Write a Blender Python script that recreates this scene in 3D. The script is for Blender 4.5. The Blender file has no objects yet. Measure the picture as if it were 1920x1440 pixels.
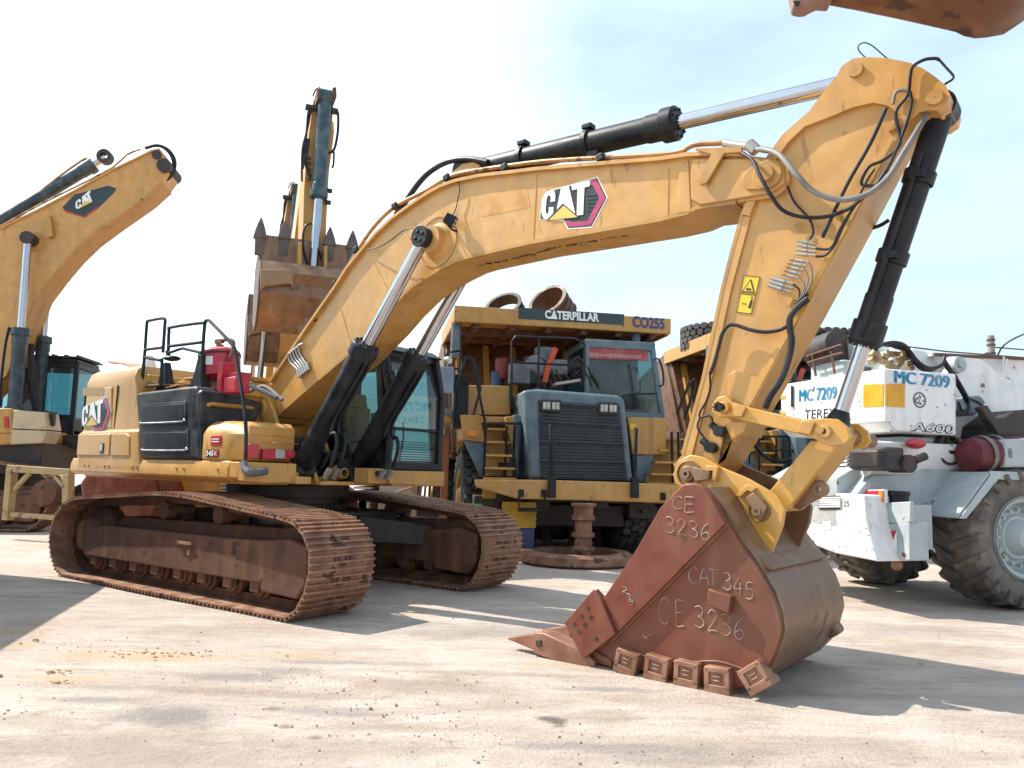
import bpy, bmesh, math, random
from mathutils import Vector, Matrix
import numpy as np
random.seed(7)
S=bpy.context.scene; COL=S.collection
# ---------------------------------------------------------------- camera
FPX,PITCH,ROLL,CH=1450.3721,0.1149,0.0259,1.5025
_cp,_sp=math.cos(PITCH),math.sin(PITCH)
_F=np.array([0,_cp,_sp]);_U0=np.array([0,-_sp,_cp]);_R0=np.array([1.,0,0])
_R=_R0*math.cos(ROLL)+_U0*math.sin(ROLL); _U=-_R0*math.sin(ROLL)+_U0*math.cos(ROLL)
CAM=np.array([0,0,CH])
cd=bpy.data.cameras.new('camera'); cam=bpy.data.objects.new('camera',cd); COL.objects.link(cam)
cam.matrix_world=Matrix(((_R[0],_U[0],-_F[0],0),(_R[1],_U[1],-_F[1],0),(_R[2],_U[2],-_F[2],CH),(0,0,0,1)))
cd.sensor_fit='HORIZONTAL'; cd.sensor_width=36; cd.lens=FPX/1920*36; cd.clip_start=.05; cd.clip_end=3000
S.camera=cam
# ---------------------------------------------------------------- world, sun, exposure
SUN_AZ=math.radians(-21.5)      # direction the light travels on the ground
SUN_EL=math.radians(49)
w=bpy.data.worlds.new("World"); S.world=w; w.use_nodes=True
nt=w.node_tree; nt.nodes.clear()
def nd(t,typ,**k):
    n=t.nodes.new(typ)
    for a,b in k.items(): setattr(n,a,b)
    return n
out=nd(nt,'ShaderNodeOutputWorld'); bg=nd(nt,'ShaderNodeBackground'); sky=nd(nt,'ShaderNodeTexSky')
sky.sky_type='NISHITA'; sky.sun_disc=False; sky.sun_elevation=SUN_EL
_sx,_sy=-math.cos(SUN_AZ),-math.sin(SUN_AZ)      # towards the sun
sky.sun_rotation=math.atan2(_sx,_sy); sky.air_density=1.0; sky.dust_density=3.0; sky.ozone_density=1.2
tc=nd(nt,'ShaderNodeTexCoord')
mp=nd(nt,'ShaderNodeMapping'); mp.inputs['Scale'].default_value=(1.2,1.2,4.5); mp.inputs['Rotation'].default_value=(0,0.25,0.5)
no=nd(nt,'ShaderNodeTexNoise'); no.inputs['Scale'].default_value=1.6; no.inputs['Detail'].default_value=7; no.inputs['Roughness'].default_value=.55
cr=nd(nt,'ShaderNodeValToRGB'); cr.color_ramp.elements[0].position=.42; cr.color_ramp.elements[1].position=.78
# thin bright cloud deck, thickest towards the sun
dp=nd(nt,'ShaderNodeVectorMath',operation='DOT_PRODUCT'); dp.inputs[1].default_value=(_sx*.97,_sy*.97,.1)
mr=nd(nt,'ShaderNodeMapRange'); mr.inputs[1].default_value=.28; mr.inputs[2].default_value=.74; mr.inputs[3].default_value=.24; mr.inputs[4].default_value=.95
ad=nd(nt,'ShaderNodeMath',operation='MULTIPLY_ADD'); ad.inputs[1].default_value=.26; ad.use_clamp=True
mx=nd(nt,'ShaderNodeMix',data_type='RGBA'); mx.inputs[7].default_value=(8.0,10.1,11.1,1)
L=nt.links.new
L(tc.outputs['Generated'],mp.inputs[0]);L(mp.outputs[0],no.inputs['Vector']);L(no.outputs[0],cr.inputs[0])
L(tc.outputs['Generated'],dp.inputs[0]);L(dp.outputs['Value'],mr.inputs[0])
L(cr.outputs[0],ad.inputs[0]);L(mr.outputs[0],ad.inputs[2])
L(ad.outputs[0],mx.inputs[0]);L(sky.outputs[0],mx.inputs[6]);L(mx.outputs[2],bg.inputs[0])
bg.inputs[1].default_value=.115
L(bg.outputs[0],out.inputs[0])
sd=bpy.data.lights.new('sun','SUN'); sd.energy=4.3; sd.angle=math.radians(.5); sd.color=(1,.93,.83)
so=bpy.data.objects.new('sun',sd); COL.objects.link(so)
_d=Vector((math.cos(SUN_AZ)*math.cos(SUN_EL),math.sin(SUN_AZ)*math.cos(SUN_EL),-math.sin(SUN_EL)))
so.rotation_euler=_d.to_track_quat('-Z','Y').to_euler(); so.location=(-10,8,20)
vs=S.view_settings; S.display_settings.display_device='sRGB'
vs.view_transform='Standard'; vs.look='None'; vs.gamma=1; vs.exposure=.84; vs.use_curve_mapping=False
S.cycles.max_bounces=6; S.cycles.diffuse_bounces=3; S.cycles.glossy_bounces=3; S.cycles.transparent_max_bounces=8
S.cycles.use_denoising=True; S.cycles.sample_clamp_indirect=6
# ---------------------------------------------------------------- helpers
def ray(u,v): return _F+_R*(u-960)/FPX-_U*(v-720)/FPX
class Fr:
    "a thing's own frame: x forward, y left, z up; px() reads where the photo's ray meets a plane of the thing"
    def __init__(s,x,y,h,z=0): s.o=np.array([x,y,z]);s.h=h;s.c=math.cos(h);s.s=math.sin(h)
    def loc(s,d): return np.array([s.c*d[0]+s.s*d[1],-s.s*d[0]+s.c*d[1],d[2]])
    def hit(s,u,v,ax,val):
        o=s.loc(CAM-s.o);d=s.loc(ray(u,v));t=(val-o[ax])/d[ax];return o+t*d
    def y(s,u,v,val): return Vector(s.hit(u,v,1,val))
    def x(s,u,v,val): return Vector(s.hit(u,v,0,val))
    def z(s,u,v,val): return Vector(s.hit(u,v,2,val))
    def world(s,p): return Vector((s.o[0]+s.c*p[0]-s.s*p[1],s.o[1]+s.s*p[0]+s.c*p[1],s.o[2]+p[2]))
def V(*a): return Vector(a)
def crop(x0,y0,k): return lambda *pts:[(x0+a*k,y0+b*k) for a,b in pts]
Z1=crop(80,560,800/1800);Z2=crop(900,760,740/1837);Z3=crop(1240,60,600/1728);Z4=crop(780,520,520/1291);Z5=crop(1440,580,480/1152)
Z7=crop(440,150,280/707);Z8=crop(640,180,680/1920);ZA=crop(80,860,1/3);ZC=crop(520,620,340/1632);ZD=crop(100,560,.25);ZE=crop(1240,560,400/1440);ZF=crop(1180,540,520/1920)
ZG=crop(0,640,.25);ZH=crop(1460,600,460/1920);ZI=crop(560,300,400/1694);ZJ=crop(1420,0,500/1920);ZK=crop(1380,420,240/1571);ZL=crop(0,240,360/682);ZM=crop(640,860,.1875)
def host(p):
    "things have parts and sub-parts, nothing deeper"
    while p is not None and p.parent is not None and p.parent.parent is not None: p=p.parent
    return p
class M:
    def __init__(s): s.v=[];s.f=[];s.m=[];s.i=0
    def add(s,vs,fs):
        n=len(s.v); s.v+=[tuple(p) for p in vs]
        for f in fs: s.f.append([n+k for k in f]); s.m.append(s.i)
        return s
    def hexa(s,p):
        return s.add(p,[(0,3,2,1),(4,5,6,7),(0,1,5,4),(1,2,6,5),(2,3,7,6),(3,0,4,7)])
    def box(s,a,b):
        x0,y0,z0=a;x1,y1,z1=b
        return s.hexa([(x0,y0,z0),(x1,y0,z0),(x1,y1,z0),(x0,y1,z0),(x0,y0,z1),(x1,y0,z1),(x1,y1,z1),(x0,y1,z1)])
    def cb(s,c,d,R=None):
        R=R or Matrix.Identity(3); c=Vector(c); h=Vector(d)/2
        return s.hexa([c+R@V(sx*h[0],sy*h[1],sz*h[2]) for sz in(-1,1) for sx,sy in((-1,-1),(1,-1),(1,1),(-1,1))])
    def prism(s,poly,ax,a,b):
        def pt(p,t): return (p[0],t,p[1]) if ax=='y' else ((t,p[0],p[1]) if ax=='x' else (p[0],p[1],t))
        n=len(poly)
        return s.add([pt(p,a) for p in poly]+[pt(p,b) for p in poly],[list(range(n)),list(range(2*n-1,n-1,-1))]+[(i,(i+1)%n,n+(i+1)%n,n+i) for i in range(n)])
    def ext(s,pts,d):
        "polygon of 3-D points extruded along d"
        n=len(pts);d=Vector(d);pts=[Vector(p) for p in pts]
        return s.add(pts+[p+d for p in pts],[list(range(n)),list(range(2*n-1,n-1,-1))]+[(i,(i+1)%n,n+(i+1)%n,n+i) for i in range(n)])
    def poly(s,pts): return s.add(pts,[list(range(len(pts)))])
    def loft(s,rings,cap=True,closed=True):
        n=len(rings[0]);k=len(rings);fs=[]
        for r in range(k-1):
            for i in range(n if closed else n-1):
                j=(i+1)%n; fs.append((r*n+i,r*n+j,(r+1)*n+j,(r+1)*n+i))
        if cap: fs+=[list(range(n-1,-1,-1)),list(range((k-1)*n,k*n))]
        return s.add([p for r in rings for p in r],fs)
    def tube(s,pts,r,n=8,sm=4,cap=True,rib=0):
        pts=[Vector(p) for p in pts]
        if sm and len(pts)>2:
            q=[];P=[2*pts[0]-pts[1]]+pts+[2*pts[-1]-pts[-2]]
            for i in range(1,len(P)-2):
                for k in range(sm):
                    t=k/sm;a,b,c,d=P[i-1],P[i],P[i+1],P[i+2]
                    q.append(.5*((2*b)+(c-a)*t+(2*a-5*b+4*c-d)*t*t+(3*b-a-3*c+d)*t**3))
            q.append(pts[-1]);pts=q
        rings=[];prev=None
        for i,p in enumerate(pts):
            d=(pts[min(i+1,len(pts)-1)]-pts[max(i-1,0)]).normalized()
            if prev is None:
                u=d.cross(V(0,0,1)); u=u if u.length>.05 else d.cross(V(0,1,0)); u.normalize()
            else:
                u=prev-d*prev.dot(d); u.normalize()
            prev=u;v=d.cross(u)
            rr=(r(i/(len(pts)-1)) if callable(r) else r)*(1+rib*(i%2))
            rings.append([p+u*rr*math.cos(2*math.pi*k/n)+v*rr*math.sin(2*math.pi*k/n) for k in range(n)])
        return s.loft(rings,cap)
    def cyl(s,a,b,r,r2=None,n=20): 
        r2=r if r2 is None else r2
        return s.lathe(a,b,[(0,r),(1,r2)],n)
    def lathe(s,a,b,prof,n=24,cap=True,ph=0):
        a=Vector(a);b=Vector(b);d=b-a;e=d.normalized();u=e.cross(V(0,0,1)); u=u if u.length>.05 else e.cross(V(0,1,0)); u.normalize();v=e.cross(u)
        return s.loft([[a+d*t+u*r*math.cos(2*math.pi*k/n+ph)+v*r*math.sin(2*math.pi*k/n+ph) for k in range(n)] for t,r in prof],cap)
    def ring(s,a,b,prof,n=28):
        "closed profile swept round an axis"
        a=Vector(a);b=Vector(b);d=b-a;e=d.normalized();u=e.cross(V(0,0,1)); u=u if u.length>.05 else e.cross(V(0,1,0)); u.normalize();v=e.cross(u)
        R=[[a+d*t+u*r*math.cos(2*math.pi*k/n)+v*r*math.sin(2*math.pi*k/n) for t,r in prof] for k in range(n)]
        return s.loft(R+[R[0]],False)
    def sphere(s,c,r,n=12,m=8,sc=(1,1,1)):
        c=Vector(c)
        return s.loft([[c+V(sc[0]*r*math.sin(math.pi*(j+.02)/(m+.04))*math.cos(2*math.pi*k/n),sc[1]*r*math.sin(math.pi*(j+.02)/(m+.04))*math.sin(2*math.pi*k/n),sc[2]*r*math.cos(math.pi*(j+.02)/(m+.04))) for k in range(n)] for j in range(m+1)])
    def xf(s,Mx,start=0):
        for k in range(start,len(s.v)): s.v[k]=tuple(Mx@Vector(s.v[k]))
        return s
    def each(s,name,mat,parent=None,bev=0,**k):
        "every separate piece of the mesh becomes an object of its own"
        n=len(s.v); r=list(range(n))
        def fd(a):
            while r[a]!=a: r[a]=r[r[a]]; a=r[a]
            return a
        for f in s.f:
            for q in f[1:]: r[fd(q)]=fd(f[0])
        gr={}
        for i,f in enumerate(s.f): gr.setdefault(fd(f[0]),[]).append(i)
        o=None
        for fs in gr.values():
            m=M(); mp={}
            for i in fs:
                for q in s.f[i]:
                    if q not in mp: mp[q]=len(m.v); m.v.append(s.v[q])
                m.f.append([mp[q] for q in s.f[i]]); m.m.append(s.m[i])
            o=m.build(name,mat,parent,bev,**k)
        return o
    def build(s,name,mat,parent=None,bev=0,seg=2,smooth=True,ang=35):
        me=bpy.data.meshes.new(name); me.from_pydata(s.v,[],s.f)
        mats=mat if isinstance(mat,(list,tuple)) else [mat]
        for m_ in mats: me.materials.append(m_)
        me.polygons.foreach_set('material_index',s.m)
        bm=bmesh.new(); bm.from_mesh(me); bmesh.ops.recalc_face_normals(bm,faces=bm.faces); bm.to_mesh(me); bm.free()
        if smooth:
            me.polygons.foreach_set('use_smooth',[True]*len(me.polygons)); me.set_sharp_from_angle(angle=math.radians(ang))
        me.update()
        o=bpy.data.objects.new(name,me); COL.objects.link(o)
        if parent is not None: o.parent=host(parent)
        if bev:
            b=o.modifiers.new('bevel','BEVEL'); b.width=bev; b.segments=seg; b.limit_method='ANGLE'; b.angle_limit=math.radians(40); b.harden_normals=False
        return o
def tag(o,label=None,cat=None,group=None,kind=None):
    if label: o['label']=label
    if cat: o['category']=cat
    if group: o['group']=group
    if kind: o['kind']=kind
    return o
def empty(name,fr,label,cat,group=None):
    o=bpy.data.objects.new(name,None); COL.objects.link(o)
    o.location=tuple(fr.o); o.rotation_euler=(0,0,fr.h); o.empty_display_size=.3
    return tag(o,label,cat,group)
def place(o,fr): o.location=tuple(fr.o); o.rotation_euler=(0,0,fr.h); return o
def copy_tree(o,parent=None):
    c=o.copy(); COL.objects.link(c); c.parent=parent
    for ch in list(o.children): copy_tree(ch,c)
    return c
# ---------------------------------------------------------------- materials
def mat(name,col,rough=.55,metal=0.,dirt=None,spots=None,streak=None,bump=0,bscale=30,coat=0,var=.12,vs=2.,dirt2=None,scratch=0,spec=.5):
    """paint, steel or rubber: tone variation, then dirt (colour, amount, scale), spots (colour, threshold, scale), streaks running down (colour, amount, scale)"""
    m=bpy.data.materials.new(name); m.use_nodes=True; t=m.node_tree; b=t.nodes['Principled BSDF']; L=t.links.new
    tc=nd(t,'ShaderNodeTexCoord'); geo=nd(t,'ShaderNodeNewGeometry'); P=geo.outputs['Position']
    def noise(sc,det=5,rough=.6,vec=None,w=0):
        n=nd(t,'ShaderNodeTexNoise')
        if w: n.noise_dimensions='4D'; n.inputs['W'].default_value=w; n.inputs['Scale'].default_value=sc; n.inputs['Detail'].default_value=det; n.inputs['Roughness'].default_value=rough
        L(vec or P,n.inputs['Vector']); return n.outputs[0]
    def rng(x,a,b,c,d):
        n=nd(t,'ShaderNodeMapRange'); n.inputs[1].default_value=a;n.inputs[2].default_value=b;n.inputs[3].default_value=c;n.inputs[4].default_value=d; L(x,n.inputs[0]); return n.outputs[0]
    def mix(fac,a,colr):
        n=nd(t,'ShaderNodeMix',data_type='RGBA'); L(fac,n.inputs[0])
        if isinstance(a,tuple): n.inputs[6].default_value=(*a,1)
        else: L(a,n.inputs[6])
        n.inputs[7].default_value=(*colr,1); return n.outputs[2]
    dk=tuple(c*(1-var*2) for c in col); lt=tuple(min(1,c*(1+var)) for c in col)
    c=mix(rng(noise(vs),.3,.7,0,1),dk,lt)
    if dirt: c=mix(rng(noise(dirt[2],8,.68),.42,.72,0,dirt[1]),c,dirt[0])
    if dirt2: c=mix(rng(noise(dirt2[2],6,.62,None,3.7),.45,.62,0,dirt2[1]),c,dirt2[0])
    if scratch:
        ms=nd(t,'ShaderNodeMapping'); ms.inputs['Scale'].default_value=(2.2,2.2,.5); ms.inputs['Rotation'].default_value=(.5,.4,.2); L(P,ms.inputs[0]); c=mix(rng(noise(7,9,.75,ms.outputs[0]),.68,.72,0,scratch),c,(.17,.085,.04))
    if streak:
        mpn=nd(t,'ShaderNodeMapping'); mpn.inputs['Scale'].default_value=(1,1,.09); L(P,mpn.inputs[0])
        c=mix(rng(noise(streak[2],4,.6,mpn.outputs[0]),.5,.75,0,streak[1]),c,streak[0])
    rn=rng(noise(5,6),.3,.7,rough*.8,min(1,rough*1.25))
    if spots:
        f=rng(noise(spots[2],9,.7),spots[1],spots[1]+.04,0,1); c=mix(f,c,spots[0])
    L(c,b.inputs['Base Color']); L(rn,b.inputs['Roughness']); b.inputs['Metallic'].default_value=metal; b.inputs['Specular IOR Level'].default_value=spec
    if coat: b.inputs['Coat Weight'].default_value=coat; b.inputs['Coat Roughness'].default_value=.15
    if bump:
        bn=nd(t,'ShaderNodeBump'); bn.inputs['Strength'].default_value=bump; bn.inputs['Distance'].default_value=.02
        L(noise(bscale,8,.65),bn.inputs['Height']); L(bn.outputs[0],b.inputs['Normal'])
    return m
DUST=(.50,.31,.15); RUST=(.13,.05,.028)
YEL=mat('yellow_paint',(.585,.30,.07),.42,dirt=(DUST,.35,1.3),spots=((.2,.1,.04),.77,16),streak=((.33,.18,.08),.4,4),coat=.12,var=.07,dirt2=((.40,.22,.09),.35,3.2),scratch=.5,bump=.03,bscale=60)
YELB=mat('yellow_panel_paint',(.60,.305,.045),.38,dirt=(DUST,.35,1.6),spots=((.2,.1,.04),.75,11),coat=.2,var=.06,dirt2=((.42,.26,.12),.25,3.5),scratch=.3)
YELO=mat('weathered_yellow_paint',(.52,.27,.055),.55,dirt=((.35,.22,.12),.55,1.2),spots=((.16,.07,.03),.72,12),streak=((.22,.12,.06),.5,3),var=.1)
BLK=mat('black_paint',(.009,.011,.016),.42,dirt=((.07,.06,.055),.2,2.2),var=.2,spec=.3)
DBR=mat('dark_brown_rust',(.085,.045,.035),.6,dirt=((.16,.09,.06),.6,3),bump=.1)
NAVY=mat('charcoal_panel',(.014,.017,.024),.42,dirt=((.2,.17,.15),.22,2.6),spots=((.16,.15,.14),.74,18),var=.2)
CHR=mat('chrome_rod',(.46,.47,.52),.07,1.0,dirt=((.3,.25,.2),.35,4),var=.04)
STL=mat('bare_steel',(.4,.38,.36),.4,.8,dirt=((.2,.13,.08),.6,9))
ZNC=mat('zinc_fitting',(.45,.44,.42),.38,.7,dirt=((.25,.17,.1),.5,30))
HOSE=mat('hose_rubber',(.012,.012,.018),.5,dirt=((.09,.08,.075),.3,6),spec=.3)
HOSEG=mat('dusty_hose',(.17,.16,.155),.6,dirt=((.3,.27,.23),.5,14))
PIPE=mat('dirty_pipe',(.36,.17,.06),.5,.2,dirt=((.5,.36,.22),.5,12),spots=((.14,.06,.03),.6,8))
TRK=mat('rusty_track_steel',(.27,.128,.074),.6,.08,dirt=((.36,.23,.15),.65,2.5),spots=((.09,.045,.03),.64,7),bump=.25,bscale=60,var=.18)
FRM=mat('rusty_frame',(.135,.057,.034),.7,.1,dirt=((.10,.05,.035),.6,1.5),streak=((.30,.13,.05),.55,5),spots=((.05,.03,.025),.66,5),bump=.2,bscale=50,var=.2)
DRKF=mat('oily_dark_steel',(.035,.028,.026),.6,.1,dirt=((.12,.07,.05),.5,2))
BKT=mat('red_rust_bucket',(.205,.046,.023),.48,.1,dirt=((.14,.055,.036),.7,1.6),spots=((.11,.042,.028),.69,14),streak=((.30,.13,.06),.45,5),bump=.16,bscale=45,var=.18,dirt2=((.15,.07,.038),.6,1.1),scratch=.45)
BKTS=mat('worn_bucket_shell',(.24,.125,.065),.42,.15,dirt=((.13,.075,.05),.6,1.8),streak=((.34,.22,.13),.55,5),spots=((.10,.06,.045),.68,6),bump=.12,bscale=45,var=.2)
BKTT=mat('worn_tooth_steel',(.27,.12,.08),.5,.3,dirt=((.36,.2,.13),.6,5),bump=.15,bscale=60)
SHOE=mat('worn_corner_shoe',(.27,.13,.08),.55,.2,dirt=((.42,.24,.15),.6,7),bump=.2,bscale=70)
CHALK=mat('chalk',(.52,.43,.38),.9,dirt=((.3,.16,.12),.9,14))
WHT=mat('white_paint',(.80,.80,.80),.45,dirt=((.45,.42,.38),.5,2),spots=((.2,.12,.08),.72,14),streak=((.4,.37,.33),.4,5),var=.05)
DEC_W=mat('decal_white',(.8,.8,.78),.4,var=.02)
DEC_B=mat('decal_black',(.012,.014,.018),.4,var=.1)
DEC_T=mat('decal_charcoal',(.025,.045,.05),.4,var=.1)
DEC_M=mat('decal_magenta',(.42,.035,.12),.4,var=.05)
DEC_C=mat('decal_cream',(.72,.58,.38),.4,var=.02)
DEC_Y=mat('decal_yellow',(.72,.48,.10),.4,var=.03)
DEC_S=mat('sign_yellow',(.75,.5,.03),.45,var=.05)
DEC_R=mat('decal_red',(.45,.02,.035),.4,var=.08)
DEC_BL=mat('decal_blue',(.03,.035,.22),.45,var=.08)
DEC_CY=mat('stencil_blue',(.0,.21,.42),.5,dirt=((.5,.55,.6),.35,9),var=.1)
REDP=mat('red_paint',(.52,.015,.045),.4,dirt=((.3,.1,.08),.4,4),coat=.2)
RUB=mat('dusty_tyre_rubber',(.035,.036,.04),.8,dirt=((.16,.13,.11),.7,3),bump=.2,bscale=30)
MUD=mat('muddy_tyre_rubber',(.13,.115,.10),.9,dirt=((.24,.20,.165),.8,2.2),dirt2=((.05,.05,.05),.6,3),bump=.3,bscale=30)
TEAL=mat('faded_grey_paint',(.10,.155,.19),.5,dirt=((.2,.2,.19),.5,1.8),spots=((.14,.07,.04),.73,9),var=.1)
GRYB=mat('weathered_blue_grey_paint',(.38,.43,.45),.5,dirt=((.42,.42,.40),.5,1.7),spots=((.16,.08,.05),.70,8),var=.08)
GRIL=mat('dark_grille',(.025,.036,.046),.5,dirt=((.1,.09,.085),.3,5))
AMB=mat('amber_lens',(.7,.2,.02),.3)
WOOD=mat('weathered_wood',(.32,.21,.12),.8,dirt=((.2,.13,.08),.6,6),bump=.2)
PALE=mat('pale_board',(.5,.44,.38),.8,dirt=((.3,.22,.17),.6,8))
SEAT=mat('dark_seat',(.015,.015,.018),.7)
def glass(name,tint,gl=.12,rough=.03):
    m=bpy.data.materials.new(name); m.use_nodes=True; t=m.node_tree; t.nodes.remove(t.nodes['Principled BSDF'])
    o=t.nodes['Material Output']; tr=nd(t,'ShaderNodeBsdfTransparent'); tr.inputs[0].default_value=(*tint,1)
    g=nd(t,'ShaderNodeBsdfGlossy'); g.inputs[1].default_value=rough; lw=nd(t,'ShaderNodeLayerWeight'); lw.inputs[0].default_value=.35
    mu=nd(t,'ShaderNodeMath',operation='MULTIPLY_ADD'); mu.inputs[1].default_value=.22; mu.inputs[2].default_value=gl
    mx=nd(t,'ShaderNodeMixShader'); L=t.links.new
    df=nd(t,'ShaderNodeBsdfDiffuse'); df.inputs[0].default_value=(.35,.4,.38,1)
    nz=nd(t,'ShaderNodeTexNoise'); nz.inputs['Scale'].default_value=3; nz.inputs['Detail'].default_value=6
    geo=nd(t,'ShaderNodeNewGeometry'); L(geo.outputs['Position'],nz.inputs['Vector'])
    mm=nd(t,'ShaderNodeMath',operation='MULTIPLY'); mm.inputs[1].default_value=.22; L(nz.outputs[0],mm.inputs[0])
    m2=nd(t,'ShaderNodeMixShader'); L(mm.outputs[0],m2.inputs[0]); L(tr.outputs[0],m2.inputs[1]); L(df.outputs[0],m2.inputs[2])
    L(lw.outputs['Facing'],mu.inputs[0]); L(mu.outputs[0],mx.inputs[0]); L(m2.outputs[0],mx.inputs[1]); L(g.outputs[0],mx.inputs[2]); L(mx.outputs[0],o.inputs[0])
    return m
GLS=glass('tinted_glass',(.44,.60,.58),.04); GLSD=glass('dark_tinted_glass',(.15,.33,.36),.04); LENS=mat('lamp_lens',(.45,.43,.38),.2)
# ================================================================ GROUND
def ground_mat():
    m=bpy.data.materials.new('dusty_concrete'); m.use_nodes=True; t=m.node_tree; b=t.nodes['Principled BSDF']; L=t.links.new
    geo=nd(t,'ShaderNodeNewGeometry')
    mp=nd(t,'ShaderNodeMapping'); mp.inputs['Rotation'].default_value=(0,0,.35); L(geo.outputs['Position'],mp.inputs[0])
    ms=nd(t,'ShaderNodeMapping'); ms.inputs['Rotation'].default_value=(0,0,-.25); ms.inputs['Scale'].default_value=(.45,1.6,1); L(geo.outputs['Position'],ms.inputs[0])
    def noise(sc,det=6,r=.6,vec=None,dist=0):
        n=nd(t,'ShaderNodeTexNoise'); n.inputs['Scale'].default_value=sc; n.inputs['Detail'].default_value=det; n.inputs['Roughness'].default_value=r; n.inputs['Distortion'].default_value=dist
        L((vec or mp).outputs[0],n.inputs['Vector']); return n.outputs[0]
    def rng(x,a,c,lo,hi):
        n=nd(t,'ShaderNodeMapRange'); n.inputs[1].default_value=a;n.inputs[2].default_value=c;n.inputs[3].default_value=lo;n.inputs[4].default_value=hi; L(x,n.inputs[0]); return n.outputs[0]
    def mix(f,a,c):
        n=nd(t,'ShaderNodeMix',data_type='RGBA'); L(f,n.inputs[0])
        if isinstance(a,tuple): n.inputs[6].default_value=(*a,1)
        else: L(a,n.inputs[6])
        n.inputs[7].default_value=(*c,1); return n.outputs[2]
    def mul(a,c):
        n=nd(t,'ShaderNodeMath',operation='MULTIPLY'); L(a,n.inputs[0]); L(c,n.inputs[1]); return n.outputs[0]
    c=mix(rng(noise(.5,5),.3,.7,0,1),(.50,.41,.35),(.69,.59,.52))
    c=mix(rng(noise(2.2,9,.72,ms),.42,.64,0,.8),c,(.40,.325,.265))
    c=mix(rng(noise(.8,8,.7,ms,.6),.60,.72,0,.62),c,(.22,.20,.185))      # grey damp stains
    c=mix(rng(noise(.33,7,.65),.60,.70,0,.55),c,(.47,.31,.16))           # laterite dust
    c=mix(rng(noise(1.7,6,.7,ms),.62,.72,0,.6),c,(.60,.57,.53))
    c=mix(rng(noise(4.5,9,.78,ms,.4),.53,.64,0,.65),c,(.37,.285,.225)); c=mix(rng(noise(16,9,.78,ms),.575,.68,0,.8),c,(.22,.17,.13))       # grit
    v=nd(t,'ShaderNodeTexVoronoi'); v.feature='DISTANCE_TO_EDGE'; v.inputs['Scale'].default_value=.42
    nv=nd(t,'ShaderNodeTexNoise'); nv.inputs['Scale'].default_value=1.1; nv.inputs['Detail'].default_value=7; L(mp.outputs[0],nv.inputs['Vector'])
    va=nd(t,'ShaderNodeVectorMath',operation='MULTIPLY_ADD'); va.inputs[1].default_value=(.9,.9,0); L(nv.outputs[1],va.inputs[0]); L(mp.outputs[0],va.inputs[2]); L(va.outputs[0],v.inputs['Vector'])
    c=mix(mul(rng(v.outputs[0],.0,.006,.4,0),rng(noise(.7),.52,.66,0,1)),c,(.22,.18,.15))
    nz=noise(3.2,8,.72); nz2=noise(9,8,.7,ms)
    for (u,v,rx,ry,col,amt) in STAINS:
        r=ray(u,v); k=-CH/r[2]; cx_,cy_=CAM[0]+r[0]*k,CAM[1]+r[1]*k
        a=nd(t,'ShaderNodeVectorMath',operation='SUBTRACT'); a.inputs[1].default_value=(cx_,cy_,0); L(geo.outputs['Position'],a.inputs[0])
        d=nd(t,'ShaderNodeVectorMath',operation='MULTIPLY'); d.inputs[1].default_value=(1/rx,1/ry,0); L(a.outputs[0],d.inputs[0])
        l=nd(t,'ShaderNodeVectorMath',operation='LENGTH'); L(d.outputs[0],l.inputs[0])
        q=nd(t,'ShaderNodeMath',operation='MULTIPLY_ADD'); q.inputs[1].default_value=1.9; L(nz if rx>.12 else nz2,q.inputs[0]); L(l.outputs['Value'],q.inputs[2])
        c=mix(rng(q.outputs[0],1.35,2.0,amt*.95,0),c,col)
    L(c,b.inputs['Base Color']); b.inputs['Roughness'].default_value=.9; b.inputs['Specular IOR Level'].default_value=.25
    bn=nd(t,'ShaderNodeBump'); bn.inputs['Strength'].default_value=.8; bn.inputs['Distance'].default_value=.04
    am=nd(t,'ShaderNodeMath',operation='MULTIPLY_ADD'); am.inputs[1].default_value=1.6; L(noise(5,9,.7,ms),am.inputs[0]); L(noise(38,6,.7),am.inputs[2])
    L(am.outputs[0],bn.inputs['Height']); L(bn.outputs[0],b.inputs['Normal'])
    return m
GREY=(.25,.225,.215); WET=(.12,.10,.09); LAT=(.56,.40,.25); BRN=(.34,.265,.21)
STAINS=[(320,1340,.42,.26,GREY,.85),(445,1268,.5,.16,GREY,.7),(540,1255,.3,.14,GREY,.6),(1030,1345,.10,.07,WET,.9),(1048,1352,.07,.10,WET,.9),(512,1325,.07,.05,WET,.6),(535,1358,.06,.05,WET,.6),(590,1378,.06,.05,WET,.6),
 (270,1228,.85,.22,LAT,.8),(120,1268,.4,.12,LAT,.8),(40,1208,.3,.12,LAT,.7),(210,1400,.9,.4,BRN,.7),(60,1350,.5,.2,BRN,.5),(800,1285,.9,.3,BRN,.75),(1120,1340,.5,.14,BRN,.6),(1130,1290,.45,.1,GREY,.7),(930,1320,.5,.12,BRN,.5),(1500,1400,1.2,.25,BRN,.5),(1780,1215,1.0,.35,BRN,.6),(700,1400,.7,.2,BRN,.55),(400,1180,1.2,.3,BRN,.45),(880,1180,1.2,.5,GREY,.5),(1250,1420,.6,.12,GREY,.45),(620,1330,.5,.12,GREY,.5),(1700,1180,1.,.4,GREY,.4),(520,1300,1.1,.10,BRN,.7),(900,1260,1.3,.09,BRN,.6),(640,1240,.9,.08,GREY,.6),(330,1290,1.0,.09,BRN,.55),(1180,1400,1.0,.10,GREY,.6),(1600,1300,1.2,.12,BRN,.5),(180,1310,.35,.08,GREY,.6),(760,1360,.6,.09,BRN,.6),(560,1225,.5,.15,LAT,.45),(1060,1245,.6,.15,LAT,.3)]
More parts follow.
